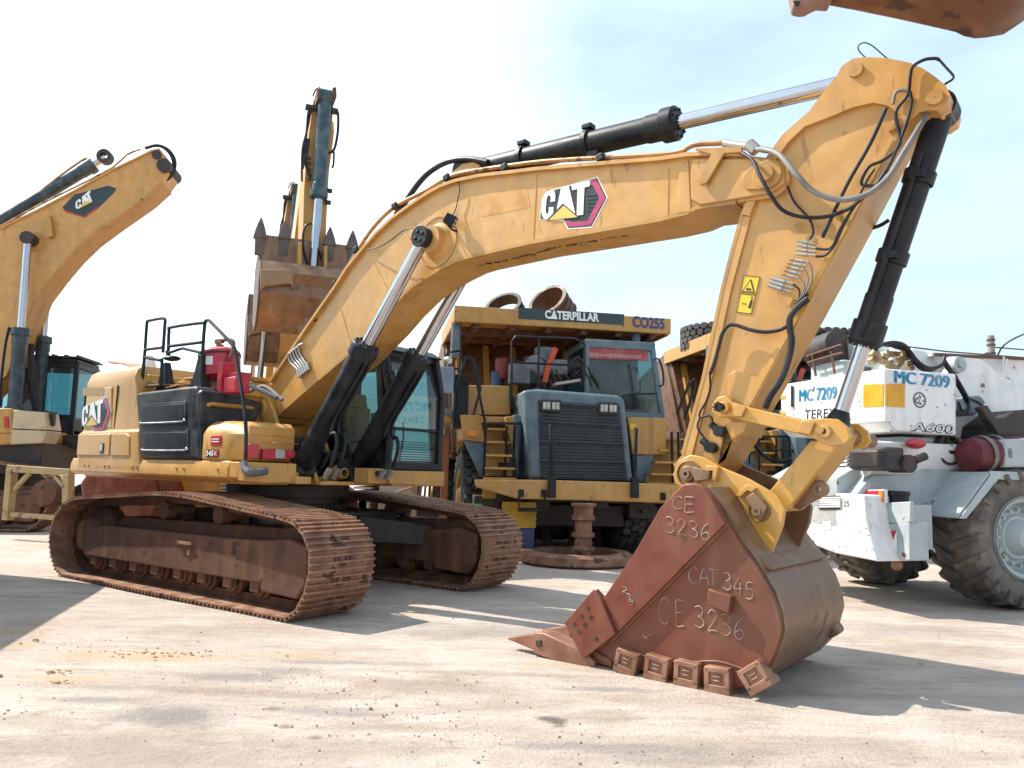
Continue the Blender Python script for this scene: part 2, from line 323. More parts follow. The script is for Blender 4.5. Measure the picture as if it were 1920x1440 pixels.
def build_ground():
    rnd=random.Random(3)
    g=M(); xs=[-400,-120,-40]+[-20+i*.5 for i in range(81)]+[40,120,400]; ys=[-60,-10]+[i*.5 for i in range(0,61)]+[40,80,200,700]
    from mathutils import noise as mn
    vs=[]
    for y in ys:
        for x in xs:
            z=0
            if -20<=x<=20 and 0<=y<=30: z=.012*mn.noise(V(x*.6,y*.6,0))-.012
            vs.append((x,y,z))
    n=len(xs); g.add(vs,[(j*n+i,j*n+i+1,(j+1)*n+i+1,(j+1)*n+i) for j in range(len(ys)-1) for i in range(n-1)])
    o=g.build('ground',ground_mat()); tag(o,'pale dusty concrete yard floor with stains and reddish dirt','ground',kind='structure')
    # loose grit and clods
    DIRT=mat('dry_clod',(.38,.30,.22),.95,dirt=((.24,.18,.13),.6,4),bump=.4)
    s=M()
    def stone(x,y,r):
        z0=[rnd.uniform(.75,1.2) for _ in range(6)]
        ring=[(x+r*z0[k]*math.cos(k*math.pi/3),y+r*z0[k]*math.sin(k*math.pi/3),-.012) for k in range(6)]
        top=[(x+.6*r*z0[k]*math.cos(k*math.pi/3),y+.6*r*z0[k]*math.sin(k*math.pi/3),-.008+r*.8*rnd.uniform(.6,1)) for k in range(6)]
        s.add(ring+top,[(k,(k+1)%6,6+(k+1)%6,6+k) for k in range(6)]+[[6,7,8,9,10,11]])
    cl=[(-2.0,5.6,.5),(-1.4,5.9,.6),(-2.9,5.0,.35),(1.0,4.4,.8),(.1,4.5,.6),(2.6,4.3,.8),(-3.6,6.6,.6),(-.6,5.0,.5)]
    for k in range(1000):
        if k%2: 
            cx,cy,sp=rnd.choice(cl); x,y=rnd.gauss(cx,sp),rnd.gauss(cy,sp*.35)
        else: y=2.2+18*rnd.random()**2; x=rnd.uniform(-.72,.72)*y
        if y<2: continue
        stone(x,y,min(.022,rnd.lognormvariate(-5.35,.5)))
    tag(s.build('loose_gravel',DIRT),'scattered brown grit and small clods on the concrete yard','gravel',kind='stuff')
build_ground()
# ================================================================ MAIN EXCAVATOR
EX=Fr(-2.985,10.5809,-.6726)
Y0=-.2; YB=-.47; YBF=.05; YS=-.42; YSF=.02
PHI=.0573                                   # tracks stand turned a little against the upper body
def yl(fr,val,pts): return [fr.y(u,v,val) for u,v in pts]
def xz(pts): return [(p[0],p[2]) for p in pts]
def rot_track(m,sg=PHI):
    return m.xf(Matrix.Rotation(sg,4,'Z'))
def resample(poly,step):
    P=[Vector((*p,0)) for p in poly];P.append(P[0]); L_=[0]
    for a,b in zip(P,P[1:]): L_.append(L_[-1]+(b-a).length)
    n=max(8,round(L_[-1]/step)); o=[]
    for k in range(n):
        t=L_[-1]*k/n; i=max(j for j in range(len(L_)-1) if L_[j]<=t+1e-9)
        a,b=P[i],P[i+1]; f=(t-L_[i])/max(1e-9,L_[i+1]-L_[i]); o.append(a.lerp(b,f))
    return o
def crawler(parent,yc,w,prof,tf,sx=1,shoe_step=.216,detail=True,rollers=8,fr_mat=None):
    """prof: closed x-z outline of the belt's outer face; tf: transforms a mesh builder into the thing's frame"""
    fm=fr_mat or FRM
    pts=resample(prof,shoe_step); n=len(pts); m=M()
    for k in range(n):
        a=pts[k];b=pts[(k+1)%n];d=(b-a).normalized();nr=V(d[1],-d[0],0)
        L_=(b-a).length*.965
        def P(t,h,y): q=a+d*t+nr*h; return (q[0],yc+y,q[1])
        def bar(t0,t1,h0,h1,y0=-w/2,y1=w/2):
            m.hexa([P(t0,h0,y0),P(t1,h0,y0),P(t1,h0,y1),P(t0,h0,y1),P(t0,h1,y0),P(t1,h1,y0),P(t1,h1,y1),P(t0,h1,y1)])
        bar(0,L_,-.045,-.028)
        for q in (.02,.36,.70): bar(L_*q,L_*(q+.10),-.03,0 if q else .012)
        if detail:
            m.i=1
            for yy in(-.105,-.05,.05,.105): bar(L_*.5,L_*.62,-.03,-.006,yy-.018,yy+.018)
            for yy in(-.13,.085): bar(-.02*sx,L_*1.02,-.145,-.04,yy,yy+.045)
            m.i=2
            bar(L_*.2,L_*.32,-.03,-.0265,-.05,.05)
            m.i=0
    tf(m); tr=m.build('crawler_track',[TRK,FRM,DRKF],parent)
    xs=[p[0] for p in prof]; x0,x1=min(xs),max(xs); zt=max(p[1] for p in prof)
    ri=.40*zt; 
    f=M(); hw=w*.36
    f.prism([(x0+.75,.30),(x1-.95,.30),(x1-.9,.22),(x1-.35,.2),(x1-.22,.36),(x1-.22,.72),(x1-.5,.78),(x1-.9,.74),(x1-1.5,.72),(x0+1.2,.70),(x0+.75,.62)],'y',yc-hw,yc+hw)
    f.prism([(x0+1.0,.66),(x1-.6,.72),(x1-.8,.86),(x0+1.3,.82)],'y',yc-hw*.35,yc+hw*.75)
    tf(f); fr_=f.build('track_frame',fm,tr,bev=.02)
    if detail:
        b=M(); b.box((.2,yc-hw-.03,.60),(.48,yc-hw-.0005,.635)); b.cb((.42,yc-hw-.004,.52),(.05,.02,.07)); tf(b); b.build('step_lug',TRK,fr_)
    for xx,nm,mt in((x1-.62,'front_idler',fm),(x0+.62,'drive_sprocket',fm)):
        q=M(); q.lathe((xx,yc-.16,.55),(xx,yc+.16,.55),[(0,.12),(0,.33),(.2,.38),(.3,.42),(.7,.42),(.8,.38),(1,.33),(1,.12)],28)
        if 'sp' in nm:
            for k in range(19):
                an=k*2*math.pi/19; q.cb((xx+.45*math.cos(an),yc,.55+.45*math.sin(an)),(.09,.06,.05),Matrix.Rotation(-an,3,'Y'))
            q.lathe((xx,yc-.27,.55),(xx,yc-.1,.55),[(0,.08),(.02,.2),(.3,.24),(.7,.27),(1,.31)],24)
        tf(q); q.build(nm,mt,tr)
    for k in range(rollers):
        xx=x0+.95+(x1-x0-2.0)*k/(rollers-1); q=M()
        q.lathe((xx,yc-.24,.24),(xx,yc+.24,.24),[(0,.06),(.0,.10),(.12,.10),(.13,.13),(.3,.13),(.32,.1),(.68,.1),(.7,.13),(.87,.13),(.88,.1),(1,.1),(1,.06)],16)
        q.cb((xx,yc-.265,.27),(.15,.05,.15)); tf(q); q.build('track_roller',fm,tr,bev=.01)
    for xx in(-.35,.75):
        q=M(); q.lathe((xx,yc-.2,zt-.235),(xx,yc+.18,zt-.235),[(0,.05),(0,.10),(.35,.10),(.36,.085),(1,.085)],18); q.cb((xx,yc+.12,zt-.36),(.14,.1,.24)); tf(q); q.build('carrier_roller',fm,tr)
    return tr
PROF=[(-2.25,0),(2.3,0),(2.42,.06),(2.52,.17),(2.60,.34),(2.635,.52),(2.63,.68),(2.57,.82),(2.44,.94),(2.27,1.01),(1.4,1.085),(.45,1.175),(-.1,1.185),(-.56,1.165),(-1.38,1.10),(-1.9,1.075),(-2.2,1.03),(-2.42,.94),(-2.58,.80),(-2.68,.62),(-2.69,.45),(-2.62,.26),(-2.47,.08)]
# ---------------- emblem: a charcoal plate with C A T lettering, a triangle and a hexagon behind it
def emblem(place2d,parent,nrm,name='maker_emblem',th=.004,old=False):
    """place2d maps a unit sheet (0-100, 0-75) on to the panel"""
    m=M(); nrm=Vector(nrm).normalized()
    def lay(poly,mi,k):
        m.i=mi; pts=[place2d(a,b)+nrm*(th*(k)) for a,b in poly]; m.ext(pts,nrm*th*.9)
    if old:
        lay([(2,8),(30,58),(96,58),(99,52),(74,16),(60,2),(10,0)],0,0)
        lay([(6,6),(10,1),(60,2),(66,9)],2,1)
        ox,oy,kx,ky=22,8,.62,.62
    else:
        lay([(0,15),(3,47),(12,60),(74,72),(86,74),(100,43),(78,1),(43,-1),(36,13)],1,0)
        lay([(1.2,16),(4,46),(12.5,58.5),(74,70.5),(85,72.3),(98,43),(77,3),(44,1),(37,14.5)],0,1)
        lay([(76,70),(84,71),(97,43),(76.5,4.5),(45,2.5),(39,12),(47,12),(49,9.5),(72,11),(88,43),(80,62),(76,63)],2,2)
        ox,oy,kx,ky=0,0,1,1
    T=lambda pl:[(ox+a*kx,oy+b*ky) for a,b in pl]
    C=[(22,34),(22,28),(20,18),(13,15),(7,16.5),(4.5,22),(3.5,30),(5.5,49),(8.5,56),(14,59.5),(20.5,60.5),(24,58),(25,52),(24.5,43),(17.5,42),(18,50),(16,53),(13,51.5),(11.5,46),(10,30),(11,24.5),(13.5,23.5),(15,28),(15.2,34)]
    lay(T(C),1,3)
    lay(T([(24.5,17),(33.5,62.5),(45,65),(55,20),(47.5,21),(45.3,30),(35,29),(33,18)]),1,3.2)
    lay(T([(48.5,65.8),(50,57.5),(57.8,58.6),(56.6,19),(66,20),(67.8,60),(75,61),(76.3,69.6)]),1,3.4)
    lay(T([(15,14),(38,36.5),(58,16.5)]),3,4.2)
    lay(T([(12,13.6),(36.6,38.5),(60.5,16.5),(58,16.5),(37.6,35.5),(15,14)]),0,5)
    if not old:
        for i in range(5):
            for j in range(5):
                px,py=70.5+i*3.2+(j%2)*1.6,26+j*5.6
                if px<86-abs(py-43)*.36: lay([(px+1.25*math.cos(q*math.pi/3),py+1.9*math.sin(q*math.pi/3)) for q in range(6)],4,3)
    return m.build(name,[DEC_T if old else DEC_B,DEC_W,DEC_R if old else DEC_M,DEC_Y,DEC_T],parent,smooth=False)
def quad_map(p00,p10,p11,p01,w=100.,h=75.):
    def f(a,b):
        s,t=a/w,b/h; return (p00*(1-s)+p10*s)*(1-t)+(p01*(1-s)+p11*s)*t
    return f
def text_obj(txt,p0,right,up,nrm,material,parent,name='lettering',th=.003,bold=0.,lift=.002,shear=0):
    """lettering of total width |right| and height |up| whose lower left corner is p0"""
    c=bpy.data.curves.new('lettering','FONT'); c.body=txt; c.offset=bold; c.resolution_u=3; c.shear=shear
    o=bpy.data.objects.new('lettering',c); COL.objects.link(o); bpy.context.view_layer.update()
    me=bpy.data.meshes.new_from_object(o.evaluated_get(bpy.context.evaluated_depsgraph_get()))
    bpy.data.objects.remove(o); bpy.data.curves.remove(c)
    xs=[v.co.x for v in me.vertices];ys=[v.co.y for v in me.vertices]; x0,x1,y0,y1=min(xs),max(xs),min(ys),max(ys)
    p0=Vector(p0);right=Vector(right);up=Vector(up);n=Vector(nrm).normalized()
    vs=[p0+right*((v.co.x-x0)/(x1-x0))+up*((v.co.y-y0)/(y1-y0))+n*(lift+th) for v in me.vertices]
    m=M(); m.v=[tuple(v) for v in vs]; m.f=[list(p.vertices) for p in me.polygons]; m.m=[0]*len(m.f)
    bpy.data.meshes.remove(me)
    # flip so the faces look along nrm
    if m.f:
        f=m.f[0];a,b_,c_=[Vector(m.v[i]) for i in f[:3]]
        if (b_-a).cross(c_-a).dot(n)<0: m.f=[g[::-1] for g in m.f]
    me=bpy.data.meshes.new(name); me.from_pydata(m.v,[],m.f); me.materials.append(material); me.update()
    o=bpy.data.objects.new(name,me); COL.objects.link(o); o.parent=host(parent)
    return o
SF={'C':[[(.9,.85),(.6,1),(.25,.85),(.05,.5),(.2,.12),(.55,0),(.9,.1)]],'E':[[(.85,1),(.1,.97),(.12,.5),(.1,0),(.9,.03)],[(.12,.52),(.75,.54)]],
 '3':[[(.1,.92),(.5,1),(.85,.82),(.7,.6),(.35,.52),(.75,.45),(.95,.2),(.55,0),(.05,.1)]],'2':[[(.1,.8),(.4,1),(.8,.9),(.8,.65),(.1,.02),(.5,.06),(.95,.02)]],
 '6':[[(.8,1),(.35,.75),(.08,.3),(.3,.02),(.75,.05),(.9,.3),(.6,.45),(.15,.3)]],'A':[[(0,0),(.5,1),(1,0)],[(.2,.38),(.85,.38)]],'T':[[(0,.97),(1,1)],[(.5,.98),(.52,0)]],
 '4':[[(.55,1),(.05,.35),(.95,.4)],[(.75,.75),(.7,0)]],'5':[[(.9,1),(.25,.95),(.2,.6),(.7,.6),(.9,.3),(.6,.02),(.1,.05)]],'9':[[(.85,.85),(.4,1),(.1,.75),(.4,.5),(.85,.75),(.8,.3),(.55,0)]],'v':[[(0,1),(.15,.2),(1,.9)],[(.15,.2),(.5,0)]]}
def chalk(m,ch,f,quad,val,r=.0032):
    """one hand-drawn character; quad = photo corners (left-bottom, right-bottom, right-top, left-top)"""
    a,b,c,d=[f.y(u,v,val) for u,v in quad]
    for st in SF[ch]:
        m.tube([(a*(1-s)+b*s)*(1-t)+(d*(1-s)+c*s)*t for s,t in st],lambda t,ph=random.random()*6: r*(.72+.35*math.sin(ph+t*9)),5,4)
exc=empty('excavator',EX,'yellow tracked excavator with its chalk-marked bucket resting on the ground','excavator')
tf=lambda m:rot_track(m)
for yc in(-1.376,1.376): crawler(exc,yc,.863,PROF,tf)
m=M()   # car body, swing ring
m.prism([(-1.0,.52),(1.0,.52),(.9,.95),(-.9,.95)],'y',-1.15,1.15)
for sx in(1,-1):
    for sy in(1,-1): m.hexa([(sx*.5,sy*.6,.55),(sx*1.25,sy*1.15,.5),(sx*1.6,sy*1.15,.5),(sx*.95,sy*.4,.55),(sx*.5,sy*.6,.9),(sx*1.2,sy*1.15,.78),(sx*1.6,sy*1.15,.78),(sx*.95,sy*.4,.9)])
rot_track(m); m.build('car_body',DRKF,exc,bev=.02)
m=M(); m.lathe((0,0,.9),(0,0,1.28),[(0,.74),(.35,.74),(.36,.66),(.6,.66),(.62,.80),(1,.80)],56)
for k in range(70):
    an=k*2*math.pi/70; m.cb((.755*math.cos(an),.755*math.sin(an),.965),(.035,.03,.12),Matrix.Rotation(an,3,'Z'))
m.build('swing_ring',DRKF,exc)
# ---- deck (revolving frame)
m=M()
m.prism([(-3.25,-1.0),(-3.0,-1.38),(1.0,-1.38),(1.18,-1.2),(1.18,-.85),(.9,-.80),(.9,.35),(1.6,.4),(1.6,1.36),(-3.0,1.38),(-3.25,1.0)],'z',1.30,1.40)
m.build('revolving_frame',YELO,exc,bev=.01)
m=M()   # side beam along the near side with sloping lower lip
prof=[(-1.5,1.37),(-1.5,1.47),(-1.47,1.56),(-1.3,1.56),(-1.3,1.34),(-1.42,1.325)]
m.prism(prof,'x',-3.22,.92)
m.prism([(-1.49,1.375),(-1.49,1.55),(-1.3,1.55),(-1.3,1.33),(-1.42,1.33)],'x',.935,1.12)
o=m.build('side_skirt',YEL,exc,bev=.012)
q=M()
for xx in(-2.75,-2.62,-2.12,-2.0,-1.33,-1.2,-.2,-.03,.72): q.cyl((xx,-1.512,1.46),(xx,-1.495,1.46),.016,n=8)
q.build('bolt_row',YELO,o)
m=M(); m.prism([(-1.49,1.34),(-1.49,1.55),(-.80,1.55),(-.80,1.32),(-1.3,1.32)],'x',1.12,1.24); m.box((.7,-.84,1.31),(1.3,-.62,1.40)); m.box((1.0,-.5,1.30),(1.32,.33,1.345))
m.build('front_step_panel',YEL,exc,bev=.012)
m=M(); m.prism([(.33,1.33),(.33,1.50),(1.34,1.50),(1.34,1.40),(1.2,1.30)],'x',-.3,1.62); m.box((1.3,.02,1.33),(1.58,.33,1.52)); o=m.build('cab_base',YELO,exc,bev=.012)
m=M(); m.cb((1.591,.2,1.46),(.008,.16,.06)); m.build('warning_label',DEC_B,o)
# ---- counterweight with its side panel
m=M()
plan=lambda e,dx=0:[(-1.62+dx,-1.5+e),(-2.95,-1.5+e),(-3.25+e,-1.40+e),(-3.45+e,-1.05+e),(-3.62+e,-.4),(-3.66+e,0),(-3.62+e,.4),(-3.45+e,1.05-e),(-3.25+e,1.40-e),(-2.95,1.5-e),(-1.62+dx,1.5-e)]
rings=[]
for z,e,dx in((1.34,.06,.45),(1.42,.0,.50),(1.92,0,.36),(1.955,.035,.33),(2.55,.05,.12),(2.66,.03,.10),(2.78,.08,.04),(2.85,.2,-.02)):
    rings.append([(a,b,z) for a,b in plan(e,dx)])
m.loft(rings); o=m.build('counterweight',YEL,exc,bev=.012)
m=M()   # raised door skin, dents and seams on its side
m.prism([(-3.02,1.60),(-2.0,1.60),(-2.02,1.9),(-3.02,1.9)],'y',-1.512,-1.49)
m.prism([(-2.97,1.98),(-2.08,1.98),(-2.2,2.56),(-2.97,2.56)],'y',-1.468,-1.44)
m.prism([(-1.95,1.60),(-1.42,1.60),(-1.46,1.86),(-1.55,1.9),(-1.97,1.9)],'y',-1.514,-1.49)
m.build('side_door_skin',YELB,o,bev=.012)
m=M(); m.box((-3.03,-1.469,1.97),(-3.022,-1.44,2.58)); m.box((-2.022,-1.469,1.97),(-2.014,-1.44,2.58)); m.build('panel_seam',DRKF,o)
pm=lambda u,v:EX.y(u,v,-1.471)
emblem(quad_map(*[pm(*p) for p in ZD((213,1005),(437,1005),(437,725),(213,760))]),o,(0,-1,0),th=.003)
m=M(); m.ext([EX.y(*p,-1.470) for p in ZD((220,728),(378,722),(380,668),(222,672))],(0,-.0015,0)); m.build('repaint_patch',mat('beige_patch',(.40,.26,.13),.6,var=.05),o,smooth=False)
m=M(); m.cb((-2.22,-1.517,1.70),(.10,.008,.14)); m.i=1; m.cb((-2.245,-1.522,1.71),(.022,.004,.09)); m.cb((-2.215,-1.522,1.71),(.02,.004,.09)); m.build('warning_label',[DEC_B,DEC_W],o,smooth=False)
# ---- charcoal cooler door with two recessed louvres
m=M()
x0,x1=-1.40,.13
m.prism([(-1.12,1.57),(.30,1.57),(.24,1.93),(.20,1.98),(.14,2.40),(.08,2.46),(-1.36,2.44),(-1.42,2.40)],'y',-1.49,-1.0)
m.prism([(-1.49,1.9),(-1.0,1.9),(-.68,2.1),(-.62,2.33),(-.8,2.36),(-1.0,2.40),(-1.45,2.41),(-1.49,2.38)],'x',.02,.2)
o=m.build('cooler_door',NAVY,exc,bev=.03,seg=3)
for zc in(2.13,1.78):
    sl=.07*(2.13-zc)/.35
    m=M(); xa,xb=-1.13+sl*1.5,-.10+sl*1.5
    m.i=0
    m.prism([(xa-.03,zc-.14),(xb+.03,zc-.14),(xb,zc+.15),(xa-.06,zc+.15)],'y',-1.502,-1.488)
    m.i=1
    m.prism([(xa,zc-.085),(xb-.02,zc-.085),(xb-.04,zc+.12),(xa-.02,zc+.12)],'y',-1.506,-1.5)
    m.i=2
    m.tube([(xa-.03,-1.508,zc-.08),(xa-.01,-1.515,zc-.105),(xb-.03,-1.515,zc-.105),(xb,-1.508,zc-.07)],.014,6,2)
    m.build('louvre_recess',[NAVY,DEC_B,mat('bare_edge_steel',(.33,.35,.38),.4,.5) if zc>2 else bpy.data.materials['bare_edge_steel']],o,bev=.01)
m=M(); a=EX.x(*ZD((1190,790))[0],.235);b=EX.x(*ZD((1480,820))[0],.235)
m.tube([a+V(-.06,0,-.02),a,b,b+V(-.06,.02,0)],.024,8,2); m.cb((a+b)/2+V(-.03,0,0),(.05,.4,.05)); m.build('grab_handle',YELO,o)
# engine hood & deck plates behind the cooler door
m=M()
m.prism([(-1.6,2.40),(-1.6,2.62),(-1.1,2.68),(.1,2.6),(.15,2.40)],'y',-.95,1.2)
m.box((-1.62,-1.42,1.4),(.1,1.3,2.41)); m.box((-1.55,-1.35,2.41),(-1.0,-.5,2.47))
m.prism([(-1.9,2.3),(-1.5,2.3),(-1.5,2.72),(-1.9,2.74)],'y',-1.3,1.3)
o=m.build('engine_hood',YELB,exc,bev=.02)
m=M(); m.cb((-.6,-.9,2.655),(.9,.3,.03)); m.cb((.0,-.6,2.63),(.25,.25,.06)); m.build('hood_plate',YELO,o,bev=.01)
# ---- storage box / tank in front
m=M()
rings=[]
for z,e in((1.56,0),(1.87,.0),(1.97,.07),(2.03,.2)):
    rings.append([(.30,-1.48+e*.8,z),(.78-e*.5,-1.48+e*.8,z),(1.03-e,-1.36+e,z),(1.06-e,-.70+e*.4,z),(.30,-.68+e*.3,z)])
m.loft(rings); o=m.build('tool_box',YEL,exc,bev=.035,seg=3)
m=M(); m.cb((1.052,-1.03,1.92),(.015,.62,.10)); m.cb((1.067,-1.0,1.79),(.015,.10,.05)); m.cb((1.062,-.92,1.79),(.012,.5,.012)); m.cyl((1.05,-1.0,1.955),(1.065,-1.0,1.955),.02,n=10); m.build('box_lid',YELB,o,bev=.008)
m=M(); m.i=0; m.cb((.62,-1.486,1.79),(.22,.008,.11)); m.i=1
for k in range(2): m.cb((.61,-1.492,1.81-k*.03),(.15,.004,.012))
m.build('red_label',[DEC_R,DEC_W],o,smooth=False)
m=M(); a=.42; m.cb((.56,-1.486,1.645),(.26,.008,.085)); m.i=1; m.cb((.645,-1.4905,1.645),(.085,.004,.08)); mo=m.build('number_plate',[DEC_B,DEC_R],o,smooth=False)
text_obj('345',(.435,-1.4905,1.612),(.16,0,0),(0,0,.066),(0,-1,0),DEC_W,mo,bold=.03)
text_obj('GC',(.61,-1.493,1.622),(.06,0,0),(0,0,.045),(0,-1,0),DEC_W,mo,bold=.02)
m=M(); m.cb((1.085,-1.0,1.65),(.06,.36,.12)); m.i=1; m.cb((1.118,-.95,1.66),(.012,.13,.11)); m.i=2; m.cyl((1.11,-.79,1.66),(1.125,-.79,1.66),.05,n=16); m.cb((1.085,-1.3,1.68),(.06,.12,.16)); m.build('marker_lamp_cluster',[DEC_R,ZNC,REDP],o,bev=.008)
# ---- handrails
m=M(); r=.022; yy=-1.36
P=lambda a,b,y=yy:EX.y(*ZD((a,b))[0],y)
m.tube([P(664,650),P(688,380),P(702,185),P(722,165),P(815,148),P(838,160),P(836,200),P(822,405)],r,8,3); m.tube([P(688,383),P(826,365)],r,8,0); m.tube([P(690,440),P(800,462),P(815,470),P(806,650)],r,8,2)
m.build('rear_handrail',BLK,exc)
m=M()
m.tube([P(862,400),P(868,240),P(885,215),P(1110,182),P(1135,195)],r,8,3); m.tube([P(860,358),P(1118,326)],r,8,0)
m.tube([P(1118,440),P(1135,200),P(1158,162),P(1200,195),P(1340,345),P(1372,440),P(1440,900,-1.44),P(1440,1190,-1.5),P(1430,1240,-1.52)],r,8,3)
m.build('front_handrail',BLK,exc)
m=M(); m.tube([P(1430,1230,-1.52),P(1440,1280,-1.53),P(1480,1305,-1.5),EX.x(*ZD((1590,1295))[0],1.27)],.045,10,3); m.build('rail_hose_end',mat('grey_rubber',(.13,.13,.14),.6),exc)
for (a,b),(c,d) in(((800,670),(872,480)),((1055,660),(1150,420))):
    m=M(); B=P(a+45,b,-1.2);T=P((c+d*0+ (840 if a<900 else 1125)) if False else (848 if a<900 else 1125),d,-1.2)
    m.loft([[B+V(x*.18,y*.07,-.05) for x,y in((-1,-1),(1,-1),(1,1),(-1,1))],[B.lerp(T,.35)+V(x*.10,y*.06,0) for x,y in((-1,-1),(1,-1),(1,1),(-1,1))],[T+V(x*.06,y*.04,0) for x,y in((-1,-1),(1,-1),(1,1),(-1,1))]]); m.build('mirror_post',BLK,exc,bev=.02)
m=M(); m.tube([P(1110,405),P(990,378),P(960,375),P(870,405),P(850,395)],.02,8,3); m.build('mirror_arm',BLK,exc)
m=M(); m.sphere(P(890,448),.13,18,10,(1,.8,.28)); m.cyl(P(856,395),P(866,440),.03,n=8); m.build('round_mirror',[BLK],exc)
# ---- cab
cab=M()
X0,X1,CY0,CY1,ZB,ZT=-.35,1.55,.32,1.36,1.5,3.1
def post(a,b,w=.075): cab.tube([a,b],w*.7,8,0)
for y in(CY0+.05,CY1-.05):
    cab.hexa([(X1-.12,y-.045,ZB),(X1,y-.045,ZB),(X1,y+.045,ZB),(X1-.12,y+.045,ZB),(X1-.32,y-.045,ZT-.05),(X1-.2,y-.045,ZT-.05),(X1-.2,y+.045,ZT-.05),(X1-.32,y+.045,ZT-.05)])
    cab.hexa([(X1-.10,y-.045,ZB),(X1,y-.045,ZB),(X1,y+.045,ZB),(X1-.10,y+.045,ZB),(X1-.08,y-.045,2.5),(X1+.02,y-.045,2.5),(X1+.02,y+.045,2.5),(X1-.08,y+.045,2.5)])
    cab.hexa([(X1-.08,y-.045,2.5),(X1+.02,y-.045,2.5),(X1+.02,y+.045,2.5),(X1-.08,y+.045,2.5),(X1-.25,y-.045,ZT-.03),(X1-.12,y-.045,ZT-.03),(X1-.12,y+.045,ZT-.03),(X1-.25,y+.045,ZT-.03)])
    cab.box((.45,y-.04,ZB),(.56,y+.04,ZT-.02)); cab.box((X0,y-.045,ZB),(X0+.16,y+.045,ZT-.02))
    cab.box((X0,y-.04,ZB),(X1,y+.04,ZB+.14)); cab.box((X0,y-.038,ZT-.14),(X1-.2,y+.038,ZT-.02)); cab.box((X0,y-.035,ZB),(.5,y+.035,2.05))
cab.box((X1-.1,CY0,ZB),(X1+.01,CY1,ZB+.1)); cab.box((X1-.26,CY0,ZT-.12),(X1-.14,CY1,ZT-.02)); cab.box((X0,CY0,ZB),(X0+.08,CY1,2.1))
cab.box((X1-.045,CY0+.08,2.02),(X1+.015,CY1-.08,2.06))
o=cab.build('cab',BLK,exc,bev=.02)
m=M(); m.loft([[(X0-.05,CY0-.02,ZT-.03),(X1-.05,CY0-.02,ZT-.05),(X1-.05,CY1+.02,ZT-.05),(X0-.05,CY1+.02,ZT-.03)],[(X0-.02,CY0+.03,ZT+.06),(X1-.2,CY0+.05,ZT+.05),(X1-.2,CY1-.05,ZT+.05),(X0-.02,CY1-.03,ZT+.06)]]); m.build('cab_roof',BLK,o,bev=.03)
m=M(); m.poly([(X1-.035,CY0+.1,2.06),(X1-.035,CY1-.1,2.06),(X1-.03,CY1-.1,2.5),(X1-.2,CY1-.1,ZT-.12),(X1-.2,CY0+.1,ZT-.12),(X1-.03,CY0+.1,2.5)]); m.build('windscreen',GLS,o,smooth=False)
m=M(); m.poly([(X1-.05,CY0+.1,ZB+.1),(X1-.05,CY1-.1,ZB+.1),(X1-.04,CY1-.1,2.02),(X1-.04,CY0+.1,2.02)]); m.build('lower_windscreen',GLS,o,smooth=False)
for y in(CY0+.05,CY1-.05):
    m=M(); m.poly([(.56,y,ZB+.14),(X1-.1,y,ZB+.14),(X1-.08,y,2.5),(X1-.28,y,ZT-.14),(.56,y,ZT-.14)]); m.poly([(X0+.16,y,2.05),(.45,y,2.05),(.45,y,ZT-.14),(X0+.16,y,ZT-.14)]); m.build('side_window',GLSD if y>1 else GLS,o,smooth=False)
m=M(); m.poly([(X0+.03,CY0+.1,2.1),(X0+.03,CY1-.1,2.1),(X0+.03,CY1-.1,ZT-.15),(X0+.03,CY0+.1,ZT-.15)]); m.build('rear_window',GLS,o,smooth=False)
m=M(); m.box((.0,.6,1.62),(.5,1.1,1.9)); m.box((-.06,.6,1.85),(.1,1.1,2.6)); m.box((-.03,.72,2.62),(.07,.98,2.85)); m.build('operator_seat',SEAT,o,bev=.05)
m=M()
for y in(.5,1.15): m.box((.05,y-.09,1.6),(.62,y+.09,2.02)); m.tube([(.55,y,2.0),(.62,y,2.15)],.018,6,0); m.sphere((.63,y,2.2),.035,8,6)
for y in(.75,.92): m.tube([(1.15,y,1.6),(1.22,y,1.95),(1.2,y,2.15)],.016,6,2)
m.box((1.1,.42,1.9),(1.3,.55,2.25)); m.build('control_console',SEAT,o,bev=.02)
m=M()
for k in range(9): m.tube([(X1+.0,CY0+.14,ZB+.12+k*.032),(X1+.0,CY1-.14,ZB+.12+k*.032)],.005,4,0)
m.build('front_guard_bars',DRKF,o)
m=M(); m.tube([(X1-.02,CY0-.02,2.7),(X1+.12,CY0-.05,2.75),(X1+.14,CY0-.05,2.6)],.014,6,2); m.cb((X1+.14,CY0-.06,2.55),(.04,.14,.22)); m.build('cab_mirror',BLK,o,bev=.01)
m=M(); m.cyl((X1-.05,CY1+.05,ZT-.05),(X1+.02,CY1+.05,ZT-.05),.055,n=14); m.build('work_lamp',LENS,o)
